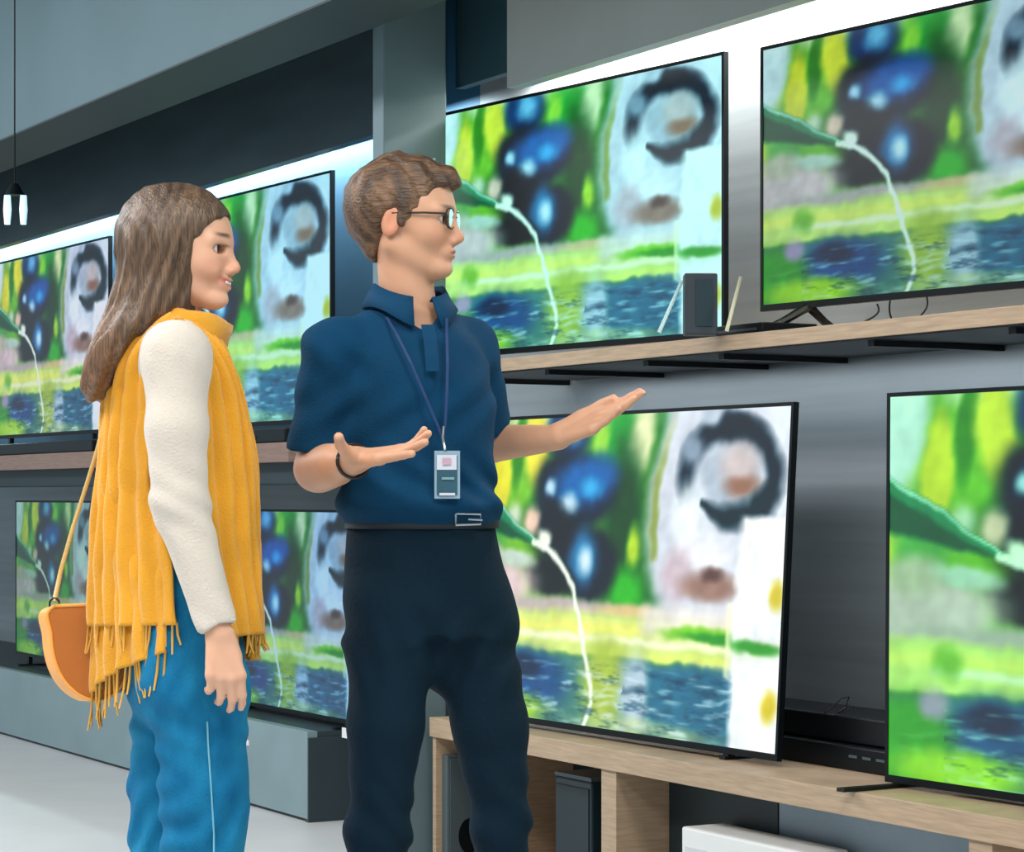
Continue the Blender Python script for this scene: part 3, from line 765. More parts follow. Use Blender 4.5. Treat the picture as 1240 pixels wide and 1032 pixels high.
body.cap(el_R+(wr_R-el_R)*.12, el_R+(wr_R-el_R)*.5, .043, .037, .02)
body.chain([sh_L, el_L], [.050, .038], .03); body.cap(el_L, wr_L, .040, .025, .012)
head_sdf(body, H, True)
dR = nrm(P3(505, 545, MY-.33)-wr_R)
hand(body, wr_R+dR*.012, dR, (-.12, -.25, 1), (-.75, .55, .1), (.0, .07, .14, .22), 1.04, (1.15, .5), .05)
dL = nrm(P3(770, 489, MY+.03)-wr_L)
hand(body, wr_L+dL*.006, dL, (-.3, -.45, .85), (.15, .8, .5), (.04, .06, .10, .14), 1.0, (.35, .1), .03)
hipR, hipL = m_(472, 720, -.03), m_(568, 720, .06)
knR, knL = m_(458, 960, -.06), m_(607, 960, .03)
anR, anL = m_(452, 1240, .0), m_(612, 1240, .10)
for h, k_, a in ((hipR, knR, anR), (hipL, knL, anL)):
    a[2] = .09; k_[2] = .52
    body.cap(h, k_, .066, .044, .02); body.cap(k_, a, .044, .034, .02); body.cap(a+np.array((0, .02, -.03)), a+np.array((.06, -.14, -.055)), .035, .028, .02)
skin = tone_mat('skin', .5, sss=.12)
sk = L3(212, 162, 132)
X0 = m_(340, 600)[0]-.05; X1 = m_(790, 600, .1)[0]+.05
solid('body', body, (X0, MY-.50, 0), (X1, MY+.42, 1.86), .0085, skin, mr,
      fine=(((-.50, .30, .0038),), ((MY-.42, MY+.26, .0042),), ((1.13, 1.34, .0030), (1.40, 1.83, .0030))),
      colour=skin_tone(sk, L3(170, 104, 92), L3(84, 58, 42), H, True), sm=1)
eyes(H, mr)
# hair
hair = SDF()
k = H.sc
hair.ell(H(-.018, 0, .150), np.array((.106, .085, .084))*k, .01, H.ax)
hair.ell(H(-.052, 0, .132), np.array((.062, .077, .070))*k, .03, H.ax)
hair.cap(H(-.02, 0, .202), H(.072, .0, .190), .034*k, .028*k, .03)
hair.cap(H(.03, -.03, .194), H(.080, -.022, .182), .026*k, .018*k, .02); hair.cap(H(.03, .03, .194), H(.080, .022, .182), .026*k, .020*k, .02)
hair.cap(H(-.066, 0, .10), H(-.052, 0, .062), .046*k, .038*k, .02)
hair.ell(H(.088, 0, .092), np.array((.072, .110, .086))*k, .012, H.ax, True)
hair.ell(H(.068, 0, .047), np.array((.083, .110, .075))*k, .012, H.ax, True)
hair.ell(H(-.006, -.085, .088), np.array((.030, .030, .038))*k, .008, H.ax, True); hair.ell(H(-.006, .085, .088), np.array((.030, .030, .038))*k, .008, H.ax, True)
hair.ell(H(.0, 0, .0), np.array((.062, .11, .085))*k, .012, H.ax, True)
for y in (-1, 1): hair.cap(H(.010, y*.068, .140), H(.004, y*.0725, .098), .0125*k, .0085*k, .012)
def hair_disp(x, y, z):
    q = H.loc(np.stack([x, y, z], 1)); a = q[:, 0]*1.0; 
    top = np.clip((q[:, 2]-.17)/.03, 0, 1)
    r1 = np.sin(q[:, 1]*190+q[:, 0]*40+2.2*np.sin(q[:, 0]*45+q[:, 2]*30))*.0018
    r2 = np.sin(q[:, 0]*210+q[:, 2]*110+2*np.sin(q[:, 1]*60+q[:, 2]*40))*.0012
    r3 = np.sin(q[:, 0]*80-q[:, 2]*70+1.7*np.sin(q[:, 1]*50))*.0022
    return r1*(.4+top)+r2*(1.1-top*.6)+r3*top
def hair_tone(c0, c1, H, f1, f2):
    def f(P):
        q = H.loc(P); n = np.sin(q[:, f1]*260+1.8*np.sin(q[:, f2]*50)+2*np.sin(q[:, 1]*40))*.5+.5
        n2 = vnoise(q[:, 0]*60, q[:, 1]*60, q[:, 2]*20, 4)*.5+.5
        return mixc(np.repeat(c0[None], len(P), 0), n*.5+n2*.5, c1)
    return f
def hair_mat(name, stretch):
    m = tone_mat(name, .45); nt = m.node_tree; p = nt.nodes['Principled BSDF']
    tc = nt.nodes.new('ShaderNodeTexCoord'); mp = nt.nodes.new('ShaderNodeMapping'); mp.inputs['Scale'].default_value = stretch
    n = nt.nodes.new('ShaderNodeTexNoise'); n.inputs['Scale'].default_value = 1; n.inputs['Detail'].default_value = 3
    b = nt.nodes.new('ShaderNodeBump'); b.inputs['Strength'].default_value = .7; b.inputs['Distance'].default_value = .004
    nt.links.new(tc.outputs['Object'], mp.inputs['Vector']); nt.links.new(mp.outputs[0], n.inputs['Vector']); nt.links.new(n.outputs[0], b.inputs['Height']); nt.links.new(b.outputs[0], p.inputs['Normal'])
    a = [q for q in nt.nodes if q.type == 'ATTRIBUTE'][0]
    r = nt.nodes.new('ShaderNodeMapRange'); r.inputs['From Min'].default_value = .3; r.inputs['From Max'].default_value = .7; r.inputs['To Min'].default_value = .45; r.inputs['To Max'].default_value = 1.5
    nt.links.new(n.outputs[0], r.inputs['Value'])
    mx = nt.nodes.new('ShaderNodeMix'); mx.data_type = 'RGBA'; mx.blend_type = 'MULTIPLY'; mx.inputs[0].default_value = 1
    nt.links.new(a.outputs['Color'], mx.inputs[6]); nt.links.new(r.outputs[0], mx.inputs[7]); nt.links.new(mx.outputs[2], p.inputs['Base Color'])
    return m
hm = hair_mat('hair_short', (22, 300, 240)); hw = hair_mat('hair_long', (280, 280, 14))
solid('hair', hair, tuple(H.o+np.array((-.17, -.14, -.0))), tuple(H.o+np.array((.15, .14, .27))), .0030, hm, mr, disp=hair_disp,
      colour=hair_tone(L3(46, 34, 28), L3(128, 96, 70), H, 1, 0), sm=1)
# glasses
gl = MB(); fr_m = mat('glasses_frame', srgb(30, 26, 26), .3)
for y in (-1, 1):
    c = np.array((.095, y*.031, .112)); pts = []
    for q in np.linspace(0, 2*math.pi, 25):
        e = 2.6; cq, sq = math.cos(q), math.sin(q)
        pts.append(H(c[0]-.006*abs(cq)*(1 if cq*y > 0 else 0), c[1]+.0245*np.sign(cq)*abs(cq)**(2/e), c[2]+.019*np.sign(sq)*abs(sq)**(2/e)))
    gl.tube(pts, .0019, 6)
    gl.tube([H(.088, y*.056, .119), H(.05, y*.074, .118), H(-.012, y*.078, .116)], .0020, 6)
gl.tube([H(.095, -.008, .116), H(.099, 0, .118), H(.095, .008, .116)], .0018, 6)
glo = gl.build('glasses', fr_m, mr, smooth=True)
gm = mat('lens_glass', (.9, 1, .98, 1), .02); gm.node_tree.nodes['Principled BSDF'].inputs['Transmission Weight'].default_value = 1; gm.node_tree.nodes['Principled BSDF'].inputs['IOR'].default_value = 1.1
for y in (-1, 1):
    c = np.array((.0945, y*.031, .112)); lens = MB(); v = []
    for dx in (0, .001):
        for q in np.linspace(0, 2*math.pi, 24, endpoint=False):
            cq, sq = math.cos(q), math.sin(q); v.append(H(c[0]+dx, c[1]+.0235*np.sign(cq)*abs(cq)**(.77), c[2]+.018*np.sign(sq)*abs(sq)**(.77)))
    lens.add(v, [tuple(range(24)), tuple(range(47, 23, -1))]+[(i, (i+1) % 24, 24+(i+1) % 24, 24+i) for i in range(24)])
    lo = link('lens', [tuple(Matrix(np.array(rootM(mr).inverted()).tolist())@Vector(p)) for p in lens.v], lens.f, gm, None, smooth=False); lo.parent = glo
# polo shirt
polo_m = mat('navy_pique', srgb(0, 58, 92), .85, noise=.10, nscale=8, bump=.25, bscale=260, spec=.2)
polo = SDF(); polo.sec([r for r in torso_m(.012)][1:], .03)
for sh in (sh_R, sh_L): polo.cap(nb+np.array((0, 0, -.014)), sh, .048, .053, .03)
hR = sh_R+(el_R-sh_R)*.84; hL = sh_L+(el_L-sh_L)*.80
polo.cap(sh_R, hR, .056, .060, .03, cut=.0); polo.cap(sh_L, hL, .055, .057, .03, cut=.0)
polo.ell(m_(508, 612, -.02), (.155, .115, .04), .03)
# openings: sleeves, neck
for a, b, el in ((sh_R, hR, el_R), (sh_L, hL, el_L)):
    d_ = nrm(b-a); polo.cap(b-d_*.015, b+d_*.05, .050, .052, .004, None, True)
polo.cap(nb+np.array((0, -.005, -.012)), H(-.008, 0, .05), .060, .062, .008, None, True)
vn = m_(516, 398, -.10); polo.cap(vn+np.array((-.01, .06, .03)), m_(521, 392, -.085), .028, .016, .01, None, True)
polo.cutp(m_(500, 634, 0), (0, 0, -1))
def polo_disp(x, y, z):
    r = .0045*np.sin((x*.7+z*1.0+y*.5)*62+2.4*np.sin(z*17+x*13))*np.exp(-((z-m_(0, 585)[2])/.07)**2)
    r += .003*np.sin((x*1.2-z*.9)*48+1.9*np.sin(z*21-y*11))*np.exp(-((z-m_(0, 500)[2])/.13)**2)
    r += .003*np.sin((x*1.0+z*1.5)*42+2*np.sin(x*19))*np.exp(-((z-m_(0, 425)[2])/.06)**2)
    return r
solid('polo_shirt', polo, (X0-.02, MY-.26, zc(660)), (m_(640, 0, .2)[0], MY+.40, zc(350)), .0045, polo_m, mr, disp=polo_disp, sm=2)
col_m = mat('navy_collar', srgb(2, 60, 94), .8, spec=.2, bump=.15, bscale=300)
# collar: a folded band round the neck with two points
cb = MB(); n_ = 30; rows_ = 4; cv = []
cN = nb+np.array((0, -.006, .022)); front = math.radians(-66)
for i in range(n_+1):
    a = front+math.radians(16)+(2*math.pi-math.radians(32))*i/n_
    ft = max(0, math.cos(a-front)); tip = ft**3
    prof = [(.066, .030-.028*ft), (.070, .038-.030*ft), (.078, .020-.030*ft), (.090+.010*tip, -.006-.048*tip)]
    for r_, z_ in prof: cv.append(cN+np.array((math.cos(a)*r_, math.sin(a)*r_*1.02, z_)))
cb.add(cv, [(i*4+j, (i+1)*4+j, (i+1)*4+j+1, i*4+j+1) for i in range(n_) for j in range(3)])
co = cb.build('collar', col_m, mr, smooth=True); sl = co.modifiers.new('thickness', 'SOLIDIFY'); sl.thickness = .004
pk = MB(); fr = lambda px, py: m_(px, py, 0)
pts = [(519, 394, -.098), (522, 412, -.112), (524, 432, -.119), (525, 450, -.1215)]
mbp = MB(); v = []
for px, py, dy in pts: v += [m_(px-9, py, dy+.001), m_(px+7, py, dy-.001)]
mbp.add(v, [(i*2, i*2+1, i*2+3, i*2+2) for i in range(3)])
pko = mbp.build('placket', col_m, mr); sl = pko.modifiers.new('thickness', 'SOLIDIFY'); sl.thickness = .003
# trousers, belt
tr_m = mat('dark_trousers', srgb(2, 30, 46), .85, noise=.12, nscale=6, bump=.2, bscale=90, spec=.2)
tr = SDF(); tr.sec([row(770, 424, 620, .03, .118), row(705, 418, 616, .03, .130), row(660, 419, 606, .02, .124), row(628, 421, 600, .02, .118)], .02)
hr2, hl2 = m_(474, 740, -.02), m_(568, 740, .05)
tr.cap(hr2, m_(467, 880, -.05), .089, .072, .03); tr.cap(m_(467, 880, -.05), knR, .072, .058, .02); tr.cap(hl2, m_(594, 880, .04), .088, .070, .03); tr.cap(m_(594, 880, .04), knL, .070, .053, .02)
tr.cap(knR, anR, .058, .054, .02); tr.cap(knL, anL, .053, .052, .02)
tr.ell(m_(530, 770, .05), (.05, .10, .10), .04)
def tr_disp(x, y, z):
    r = .004*np.sin((z*1.1+x*.9)*60+2.2*np.sin(x*24+z*9))*np.exp(-((z-knR[2]-.02)/.10)**2)
    r += .004*np.sin((z*.8-np.abs(x-m_(528, 0)[0])*1.6)*58+1.5*np.sin(y*20+z*10))*np.exp(-((z-zc(790))/.08)**2)
    r += .002*np.sin((z*.5+x*1.0)*50+2*np.sin(z*14)); return r
solid('trousers', tr, (m_(395, 0)[0]-.03, MY-.24, .05), (m_(650, 0)[0]+.04, MY+.28, zc(625)), .006, tr_m, mr, disp=tr_disp, sm=2)
belt = MB(); bv = []; nB = 48
R0 = row(632, 421, 602, .02, .119, inf=.006)
for i in range(nB):
    a = 2*math.pi*i/nB; u, v_ = R0[3]*math.cos(a), R0[4]*math.sin(a); c_, s_ = math.cos(R0[5]), math.sin(R0[5])
    for z_ in (zc(640), zc(624)): bv.append((R0[1]+u*c_-v_*s_, R0[2]+u*s_+v_*c_, z_))
belt.add(bv, [(i*2, ((i+1) % nB)*2, ((i+1) % nB)*2+1, i*2+1) for i in range(nB)])
bo = belt.build('belt', mat('dark_belt', srgb(8, 26, 42), .6), mr, smooth=True); sl = bo.modifiers.new('thickness', 'SOLIDIFY'); sl.thickness = .005
bk = MB(); q = [m_(552, 622, -.106), m_(582, 623, -.095), m_(582, 635, -.095), m_(552, 636, -.106)]
bk.tube(q+[q[0]], .0024, 6); bk.tube([m_(567, 629, -.104), m_(584, 630, -.096)], .002, 6)
bkl = bk.build('buckle', mat('steel', srgb(170, 180, 190), .3, .9), mr); bkl['label'] = 'steel belt buckle'
# bracelet
br = MB(); ax_ = nrm(wr_R-el_R); u_ = nrm(np.cross(ax_, (0, 0, 1))); w_ = np.cross(ax_, u_); cW = el_R+(wr_R-el_R)*.96
br.tube([cW+(u_*math.cos(q)+w_*math.sin(q))*.0315 for q in np.linspace(0, 2*math.pi, 25)], .0035, 6)
br.build('bracelet', fr_m, mr, smooth=True)
sh_m = mat('black_leather', srgb(22, 22, 26), .4)
for a in (anR, anL):
    S_ = SDF(); S_.cap(a+np.array((-.005, .03, -.045)), a+np.array((.055, -.16, -.052)), .042, .034, .02); S_.cap(a+np.array((0, .02, .0)), a+np.array((0, .01, -.04)), .045, .045, .02)
    S_.cutp((0, 0, .002), (0, 0, -1))
    solid('shoe', S_, tuple(a+np.array((-.12, -.26, -.10))), tuple(a+np.array((.16, .14, .07))), .006, sh_m, mr)
# lanyard with card
ly = empty('lanyard', tuple(m_(541, 603, -.13))); tag(ly, 'white framed identity card on a thin navy lanyard over the polo shirt', 'lanyard')
lb = MB()
def ribbon(mb_, pts, wd):
    v = []
    for p in pts: v += [p+np.array((-wd/2, 0, 0)), p+np.array((wd/2, 0, 0)), p+np.array((wd/2, .0012, 0)), p+np.array((-wd/2, .0012, 0))]
    f = []
    for i in range(len(pts)-1):
        for j in range(4): f.append((i*4+j, (i+1)*4+j, (i+1)*4+(j+1) % 4, i*4+(j+1) % 4))
    mb_.add(v, f)
ribbon(lb, [m_(468, 384, -.070), m_(480, 404, -.105), m_(498, 440, -.132), (m_(515, 480, -.138)), m_(530, 515, -.138), m_(537, 534, -.136)], .0055)
ribbon(lb, [m_(541, 385, -.055), m_(541, 404, -.090), m_(542, 440, -.124), (m_(541, 480, -.134)), m_(539, 515, -.136), m_(537, 534, -.136)], .005)
lb.build('neck_strap', mat('lanyard_ribbon', srgb(10, 50, 100), .7), ly)
cl = MB(); cl.tube([m_(537, 516, -.141), m_(536, 530, -.141), m_(539, 545, -.139)], .0028, 8); cl.build('clip', bpy.data.materials['steel'], ly, smooth=True)
def plate(px0, px1, py0, py1, dy, th, name, m, root, sk_=0):
    a, b, c, d = m_(px0, py0, dy), m_(px1, py0, dy+sk_), m_(px1, py1, dy+sk_), m_(px0, py1, dy); e = np.array((0, th, 0))
    return MB().add([a, b, c, d, a+e, b+e, c+e, d+e], [(0, 3, 2, 1), (4, 5, 6, 7), (0, 1, 5, 4), (1, 2, 6, 5), (2, 3, 7, 6), (3, 0, 4, 7)]).build(name, m, root)
h1 = plate(526, 557, 546, 604, -.140, .003, 'card_holder', mat('clear_holder', srgb(140, 168, 186), .35), ly, .006)
h2 = plate(529, 554, 552, 600, -.1412, .001, 'card', mat('card_teal', srgb(40, 84, 102), .5), ly, .006)
plate(529, 553, 551, 569, -.1424, .001, 'header', mat('card_white', srgb(205, 212, 226), .5), ly, .006)
plate(536, 546, 555, 563, -.1434, .001, 'emblem', mat('card_pink', srgb(196, 160, 180), .5), ly, .003)
plate(535, 550, 578, 581, -.1424, .001, 'text_line', mat('card_line', srgb(120, 160, 170), .5), ly, .004)
plate(532, 551, 597, 600, -.1424, .001, 'text_line', bpy.data.materials['card_white'], ly, .004)

# ================================================================== the woman
WY = 4.4
w_ = lambda px, py, dy=0: P3(px, py, WY+dy)
wr = empty('person', (w_(215, 600)[0], WY, 0))
tag(wr, 'smiling woman with long brown hair, cream sweater, yellow scarf and blue jeans', 'person')
HW = Head((w_(218, 372)[0], WY-.005, w_(218, 372)[2]), math.radians(-9), math.radians(3), .965)
def zw(py, dy=0): return EYE+(600-py)*(WY+dy)/F
def rw(py, x0, x1, dy, ry, inf=0):
    Y = WY+dy; return (zw(py, dy), ((x0+x1)/2-620)*Y/F, Y, (x1-x0)/2*Y/F+inf, ry+inf, 0.0)
def torso_w(inf): return [rw(800, 160, 290, .0, .160, inf), rw(720, 165, 284, .0, .150, inf), rw(650, 178, 272, .0, .125, inf), rw(580, 177, 270, .0, .120, inf), rw(500, 174, 278, .0, .130, inf),
                          rw(440, 178, 264, .0, .130, inf), rw(405, 188, 250, .0, .09, inf), rw(388, 195, 245, .0, .05, inf)]
wshR, welR, wwrR = w_(214, 430, -.155), w_(218, 610, -.185), w_(265, 766, -.215)
wshL, welL, wwrL = w_(214, 428, .155), w_(222, 610, .20), w_(265, 740, .16)
wb = SDF(); wb.sec(torso_w(-.016), .03)
wnb = w_(210, 405, 0)
wb.cap(wnb, HW(-.020, 0, .055), .050, .046, .03)
for sh in (wshR, wshL): wb.cap(wnb+np.array((0, 0, -.02)), sh, .04, .042, .04)
for a, b, c in ((wshR, welR, wwrR), (wshL, welL, wwrL)):
    wb.cap(a, b, .042, .034, .03); wb.cap(b, c, .034, .022, .012)
head_sdf(wb, HW, False)
dW = nrm(P3(279, 857, WY-.23)-wwrR)
hand(wb, wwrR+dW*.004, dW, (-.35, 1, 0), (1, .30, 0), (.40, .48, .56, .64), .86, (.25, .35), .02)
dW2 = nrm(np.array((.12, 0, -1.)))
hand(wb, wwrL+dW2*.008, dW2, (-.1, -1, 0), (1, -.1, 0), (.4, .4, .4, .45), .93, (.35, .2), .04)
whR, whL = w_(238, 790, -.075), w_(205, 790, .08)
wkR, wkL = w_(246, 1030, -.08), w_(198, 1030, .09)
waR, waL = w_(238, 1290, -.08), w_(186, 1290, .09)
wkR[2] = .50; wkL[2] = .50; waR[2] = .08; waL[2] = .08
for h, k_, a in ((whR, wkR, waR), (whL, wkL, waL)):
    wb.cap(h, k_, .055, .044, .03); wb.cap(k_, a, .044, .032, .02); wb.cap(a+np.array((-.02, 0, -.03)), a+np.array((.15, 0, -.05)), .03, .024, .02)
skw = L3(222, 172, 144)
solid('body', wb, (w_(100, 0)[0], WY-.32, 0), (w_(330, 0)[0], WY+.32, 1.76), .0085, skin, wr,
      fine=(((w_(165, 0)[0], w_(312, 0)[0], .0036),), ((WY-.30, WY+.10, .0042),), ((.74, .93, .0030), (1.48, 1.75, .0030))),
      colour=skin_tone(skw, L3(196, 92, 90), L3(70, 46, 34), HW, False), sm=1)
eyes(HW, wr)
tm = MB()
tv = []
for i in range(9):
    a = math.radians(-38+76*i/8)
    for z_ in (.0495, .0440): tv.append(HW(.0945-.010*(1-math.cos(a*1.2)), .026*math.sin(a)*1.0, z_+.004*abs(math.sin(a))))
tm.add(tv, [(i*2, (i+1)*2, (i+1)*2+1, i*2+1) for i in range(8)])
to = tm.build('teeth', mat('teeth', srgb(236, 232, 226), .3), wr, smooth=True); sl = to.modifiers.new('thickness', 'SOLIDIFY'); sl.thickness = .002
# hair: skull cap and the long fall down the back
wh = SDF(); k = HW.sc
wh.ell(HW(-.016, 0, .146), np.array((.112, .090, .089))*k, .01, HW.ax)
wh.ell(HW(-.030, 0, .110), np.array((.090, .090, .090))*k, .03, HW.ax)
hy = .0
def hrow(py, x0, x1, ry, dy=0): return rw(py, x0, x1, dy, ry)
wh.sec([hrow(486, 108, 124, .05), hrow(474, 103, 138, .085), hrow(455, 103, 150, .10), hrow(430, 108, 172, .112), hrow(405, 118, 196, .112), hrow(380, 128, 238, .102), hrow(350, 138, 243, .096), hrow(320, 146, 240, .092), hrow(285, 154, 236, .086), hrow(262, 166, 226, .066), hrow(244, 180, 214, .034), hrow(236, 190, 206, .012)], .03)
wh.ell(HW(.106, 0, .088), np.array((.077, .13, .088))*k, .008, HW.ax, True)
wh.ell(HW(.106, 0, .03), np.array((.076, .13, .085))*k, .010, HW.ax, True)
def wh_disp(x, y, z):
    lx = x-(w_(200, 0)[0]); zz = z-1.3
    sw = lx-.30*np.minimum(zz, .3)+.25*np.maximum(zz-.3, 0)      # strands lean back towards the tips
    r = .0018*np.sin(sw*230+y*60+2*np.sin(zz*16))+.0016*np.sin(sw*120-y*150+1.6*np.sin(zz*11+2))+.0016*np.sin(y*170+zz*14+2*np.sin(sw*30))
    return r*np.clip((1.70-z)/.10, .25, 1)
def wh_tone(P):
    x, y, z = P.T; sw = (x-w_(200, 0)[0])-(z-1.3)*.30
    n = .5+.5*np.sin(sw*300+1.8*np.sin(y*40+z*12)+2*np.sin(z*9)); n2 = .5+.5*vnoise(sw*70, y*50, z*8, 6)
    c = mixc(np.repeat(L3(44, 33, 28)[None], len(P), 0), n*.3+n2*.7, L3(122, 96, 74))
    return mixc(c, np.clip((1.62-z)/.4, 0, 1)*np.clip((w_(175, 0)[0]-x)/.05, 0, 1)*.7, L3(140, 102, 76))
solid('hair', wh, (w_(90, 0)[0], WY-.16, zw(492)), (w_(300, 0)[0], WY+.16, zw(205)), .0034, hw, wr, disp=wh_disp, colour=wh_tone, sm=1)
# sweater
sw_m = mat('cream_knit', srgb(206, 198, 188), .9, noise=.04, nscale=12, bump=.3, bscale=220, sheen=.2)
sw = SDF(); sw.sec(torso_w(.010)[2:], .03)
for sh in (wshR, wshL): sw.cap(wnb+np.array((0, 0, -.025)), sh, .05, .054, .05)
sw.cap(wshR, w_(214, 520, -.178), .054, .053, .03); sw.cap(w_(214, 520, -.178), welR, .053, .049, .02); sw.cap(welR, wwrR-(wwrR-welR)*.03, .050, .034, .02, cut=.0)
sw.cap(wshL, welL, .054, .045, .03); sw.cap(welL, wwrL, .046, .033, .02, cut=0)
dd_ = nrm(wwrR-welR); sw.cap(wwrR-dd_*.012, wwrR+dd_*.04, .0235, .0245, .002, None, True)
def sw_disp(x, y, z):
    r = .003*np.sin((z*1.3+x*1.0)*70+2.2*np.sin(z*22+y*9))*(.5*np.exp(-((z-zw(615))/.09)**2)+.7*np.exp(-((z-zw(745))/.04)**2)+.12)
    return r
solid('sweater', sw, (w_(140, 0)[0], WY-.28, zw(790)), (w_(310, 0)[0], WY+.29, zw(372)), .0045, sw_m, wr, disp=sw_disp, sm=2)
# jeans
jn_m = mat('blue_denim', srgb(0, 92, 140), .85, c2=srgb(30, 132, 176), nscale=9, spec=.2, bump=.35, bscale=320, stretch=(1, 1, .6))
jn = SDF(); jn.sec([rw(880, 185, 275, .0, .09), rw(850, 162, 296, .0, .155), rw(800, 156, 296, .0, .172), rw(740, 164, 288, .0, .160), rw(690, 172, 278, .0, .140), rw(645, 176, 274, 0, .132)], .05)
jn.cap(w_(243, 830, -.078), w_(247, 960, -.085), .083, .078, .05); jn.cap(w_(247, 960, -.085), w_(247, 1075, -.085), .078, .074, .02)
jn.cap(w_(247, 1075, -.085), waR, .074, .064, .02)
jn.cap(w_(212, 830, .085), w_(202, 960, .09), .082, .068, .05); jn.cap(w_(202, 960, .09), w_(198, 1075, .09), .068, .064, .02); jn.cap(w_(198, 1075, .09), waL, .064, .058, .02)
jn.cutp((0, 0, .045), (0, 0, -1))
def jn_disp(x, y, z):
    lx = x-w_(247, 0)[0]; az = z
    r = .0034*np.sin((az*1.0-lx*.9)*85+2.4*np.sin(lx*30+az*13)+y*12)*(.35+np.exp(-((z-zw(1010))/.10)**2))
    r += .0022*np.sin((az*1.4+lx*.8)*60+2*np.sin(az*18))*(.4+np.exp(-((z-zw(880))/.06)**2)); return r
solid('jeans', jn, (w_(135, 0)[0], WY-.26, 0), (w_(320, 0)[0], WY+.26, zw(640)), .0055, jn_m, wr, disp=jn_disp, sm=2)
# jeans side seam and belt hem
sm_ = MB(); seam = mat('denim_seam', srgb(110, 176, 200), .8)
sm_.tube([w_(250, 850, -.163), w_(252, 900, -.1635), w_(256, 960, -.1635), w_(259, 1010, -.162), w_(259, 1060, -.161)], .0018, 6)
sm_.build('side_seam', seam, wr, smooth=True)
for a in (waR, waL):
    S_ = SDF(); S_.cap(a+np.array((-.04, 0, -.045)), a+np.array((.15, 0, -.05)), .036, .030, .02); S_.cap(a+np.array((-.02, 0, .0)), a+np.array((-.02, 0, -.04)), .04, .04, .02)
    S_.cutp((0, 0, .002), (0, 0, -1))
    solid('shoe', S_, tuple(a+np.array((-.12, -.08, -.09))), tuple(a+np.array((.22, .08, .07))), .006, M['white'], wr)
# scarf: ribbons over each shoulder with pleats, a bundle round the neck, fringes
sc_m = mat('mustard_wool', srgb(222, 156, 30), .9, noise=.10, nscale=10, bump=.3, bscale=240, sheen=.3)
fr_y = mat('mustard_fringe', srgb(208, 156, 66), .9)
def ribbon_sheet(name, inner, outer, n=90, m=44, pleat=.007, freq=5.5, seed=0, mir=1, root=None, th=.006, bulge=.032):
    A = crom(inner, n); B = crom(outer, n)
    V = []
    for i in range(n):
        a = w_(A[i][0], A[i][1], A[i][2]*mir); b = w_(B[i][0], B[i][1], B[i][2]*mir)
        t_prev = A[max(i-1, 0)]-A[min(i+1, n-1)]
        e = b-a
        nn = nrm(np.cross(e, w_(A[min(i+1, n-1)][0], A[min(i+1, n-1)][1], A[min(i+1, n-1)][2]*mir)-w_(A[max(i-1, 0)][0], A[max(i-1, 0)][1], A[max(i-1, 0)][2]*mir)+1e-9))
        if nn[1]*mir > 0: nn = -nn
        for j in range(m):
            t = j/(m-1)
            ph = freq*2*math.pi*t+.8*math.sin(i*.06+seed)+.5*math.sin(t*9+seed)
            V.append(a+e*t+nn*(pleat*math.sin(ph)*min(1, t*6+.2)+bulge*(1-.85*math.exp(-((i/n-.5)/.10)**2))*math.sin(math.pi*t)+.002*math.sin(i*.5+t*20)))
    Fq = [(i*m+j, i*m+j+1, (i+1)*m+j+1, (i+1)*m+j) for i in range(n-1) for j in range(m-1)]
    o = link(name, V, Fq, sc_m, wr, smooth=True); s_ = o.modifiers.new('thickness', 'SOLIDIFY'); s_.thickness = th; s_.offset = 0
    return o, np.array(V).reshape(n, m, 3)
inner = [(214, 757, -.178), (209, 700, -.168), (203, 640, -.150), (200, 560, -.12), (200, 480, -.115), (200, 430, -.125), (214, 386, -.140), (232, 430, -.13), (240, 475, -.13), (246, 560, -.13), (252, 650, -.13), (264, 720, -.13), (276, 772, -.12)]
outer = [(109, 758, .02), (108, 700, .02), (112, 640, .02), (120, 560, .02), (128, 480, .02), (140, 425, -.02), (204, 384, -.030), (258, 408, -.03), (286, 470, .0), (307, 560, .02), (310, 650, .03), (310, 730, .04), (309, 772, .05)]
scarf, SV = ribbon_sheet('scarf', inner, outer)
in2 = [(201, 790, -.172), (200, 700, -.155), (186, 640, -.13), (180, 560, -.12), (184, 470, -.10)]
ou2 = [(113, 842, .03), (112, 740, .03), (115, 640, .03), (124, 560, .03), (134, 470, .03)]
s2_, SV2 = ribbon_sheet('scarf_tail', in2, ou2, n=60, seed=2, pleat=.006)
s2_.parent = scarf
in3 = [(200, 790, .12), (185, 640, .14), (182, 480, .14), (214, 385, .14), (250, 475, .16), (262, 650, .15), (276, 800, .12)]
ou3 = [(125, 790, .04), (124, 640, .04), (132, 480, .03), (200, 378, .04), (282, 470, .02), (306, 650, .03), (304, 800, .05)]
s3_, SV3 = ribbon_sheet('scarf_tail', [(a, b, -c) for a, b, c in in3], [(a, b, -c) for a, b, c in ou3], n=80, seed=4, mir=-1)
s3_.parent = scarf
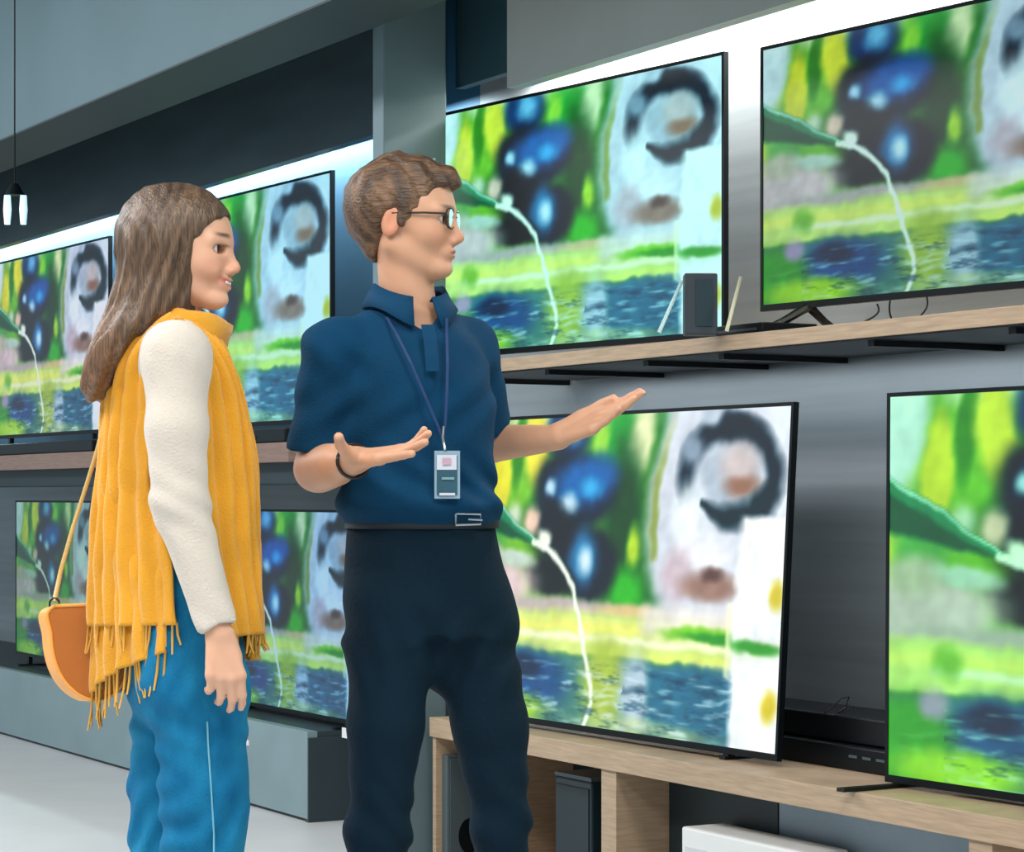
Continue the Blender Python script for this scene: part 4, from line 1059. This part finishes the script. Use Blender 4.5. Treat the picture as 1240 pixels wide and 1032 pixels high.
# neck bundle
nk = MB(); v = []
nn_, mm_ = 48, 14; c0 = w_(222, 398, 0)
for i in range(nn_):
    a = 2*math.pi*i/nn_; R_ = .073; tilt = .010*math.cos(a)
    for j in range(mm_):
        b = 2*math.pi*j/mm_; rr_ = .026*(1+.16*math.sin(3*b+a*2)+.10*math.sin(5*b-a*3))
        v.append(c0+np.array(((R_+rr_*.9*math.cos(b))*math.cos(a)*.92, (R_+rr_*.9*math.cos(b))*math.sin(a), rr_*1.15*math.sin(b)-tilt)))
nk.add(v, [(i*mm_+j, ((i+1) % nn_)*mm_+j, ((i+1) % nn_)*mm_+(j+1) % mm_, i*mm_+(j+1) % mm_) for i in range(nn_) for j in range(mm_)])
nko = nk.build('neck_wrap', sc_m, wr, smooth=True); nko.parent = scarf
rs = np.random.RandomState(7)
def fringe(V, i, length, cnt, t0=0, t1=1, name='fringe'):
    f = MB(); m = V.shape[1]
    for q in range(cnt):
        t = t0+(t1-t0)*(q+.5)/cnt; p = V[i, int(t*(m-1))].copy(); L_ = length*rs.uniform(.75, 1.15); sx = rs.uniform(-.012, .012)
        f.tube([p+np.array((0, 0, .004)), p+np.array((sx*.3, rs.uniform(-.004, .004), -L_*.5)), p+np.array((sx, rs.uniform(-.006, .006), -L_))], [.0022, .0024, .0016], 6)
    o = f.build(name, fr_y, wr, smooth=True); o.parent = scarf; return o
fringe(SV, 0, .045, 34); fringe(SV2, 0, .066, 26); fringe(SV, SV.shape[0]-1, .035, 14); fringe(SV3, 0, .06, 16)
# handbag
by = .05
hb = empty('handbag', tuple(w_(85, 850, by))); tag(hb, 'half-moon tan leather handbag hanging at the woman\'s hip behind the yellow scarf', 'handbag')
bag_m = mat('tan_leather', srgb(178, 102, 28), .55, noise=.06, nscale=10, bump=.1, bscale=200); edge_m = mat('orange_piping', srgb(240, 166, 78), .5)
pts = [(66, 734), (160, 730), (168, 760), (160, 800), (146, 832), (124, 848), (102, 845), (82, 830), (68, 805), (62, 770)]
K = [np.array(p, float) for p in pts]
def outline(K, n=8):
    out = []; m = len(K)
    for i in range(m):
        p0, p1, p2, p3 = K[i-1], K[i], K[(i+1) % m], K[(i+2) % m]
        for t in np.linspace(0, 1, n, endpoint=False):
            if i in (0,): out.append(p1+(p2-p1)*t)
            else: out.append(.5*((2*p1)+(-p0+p2)*t+(2*p0-5*p1+4*p2-p3)*t*t+(-p0+3*p1-3*p2+p3)*t**3))
    return out
O = outline(K); n = len(O)
def slab(O, d0, d1, shift=(0, 0)):
    v = [w_(p[0]+shift[0], p[1]+shift[1], d0) for p in O]+[w_(p[0], p[1], d1) for p in O]
    return v, [tuple(range(n)), tuple(range(2*n-1, n-1, -1))]+[(i, n+i, n+(i+1) % n, (i+1) % n) for i in range(n)]
v, f = slab(O, by-.03, by-.022)
MB().add(v, f).build('front_panel', bag_m, hb, bevel=.003)
O2 = [p+np.array((-11 if p[0] < 110 else 0, 2)) for p in O]
v = [w_(p[0], p[1], by-.022) for p in O]+[w_(p[0], p[1], by+.035) for p in O2]
MB().add(v, [tuple(range(n)), tuple(range(2*n-1, n-1, -1))]+[(i, n+i, n+(i+1) % n, (i+1) % n) for i in range(n)]).build('gusset', edge_m, hb)
pp_ = MB(); pp_.tube([w_(p[0], p[1], by-.030) for p in O]+[w_(O[0][0], O[0][1], by-.030)], .0032, 6); pp_.build('piping', edge_m, hb, smooth=True)
st = MB(); st.tube([w_(66, 728, by-.01), w_(74, 690, by-.005), w_(88, 640, by), w_(104, 590, by+.01), w_(118, 545, by+.01), w_(132, 490, by), w_(160, 420, by-.0), w_(190, 383, by-.01)], .0045, 6)
st.build('strap', mat('strap_leather', srgb(206, 176, 110), .5), hb, smooth=True)
rg = MB(); rg.tube([w_(66, 732, by-.012)+np.array((.009*math.cos(q), 0, .012*math.sin(q))) for q in np.linspace(0, 2*math.pi, 17)], .0022, 6); rg.build('ring', fr_m, hb, smooth=True)
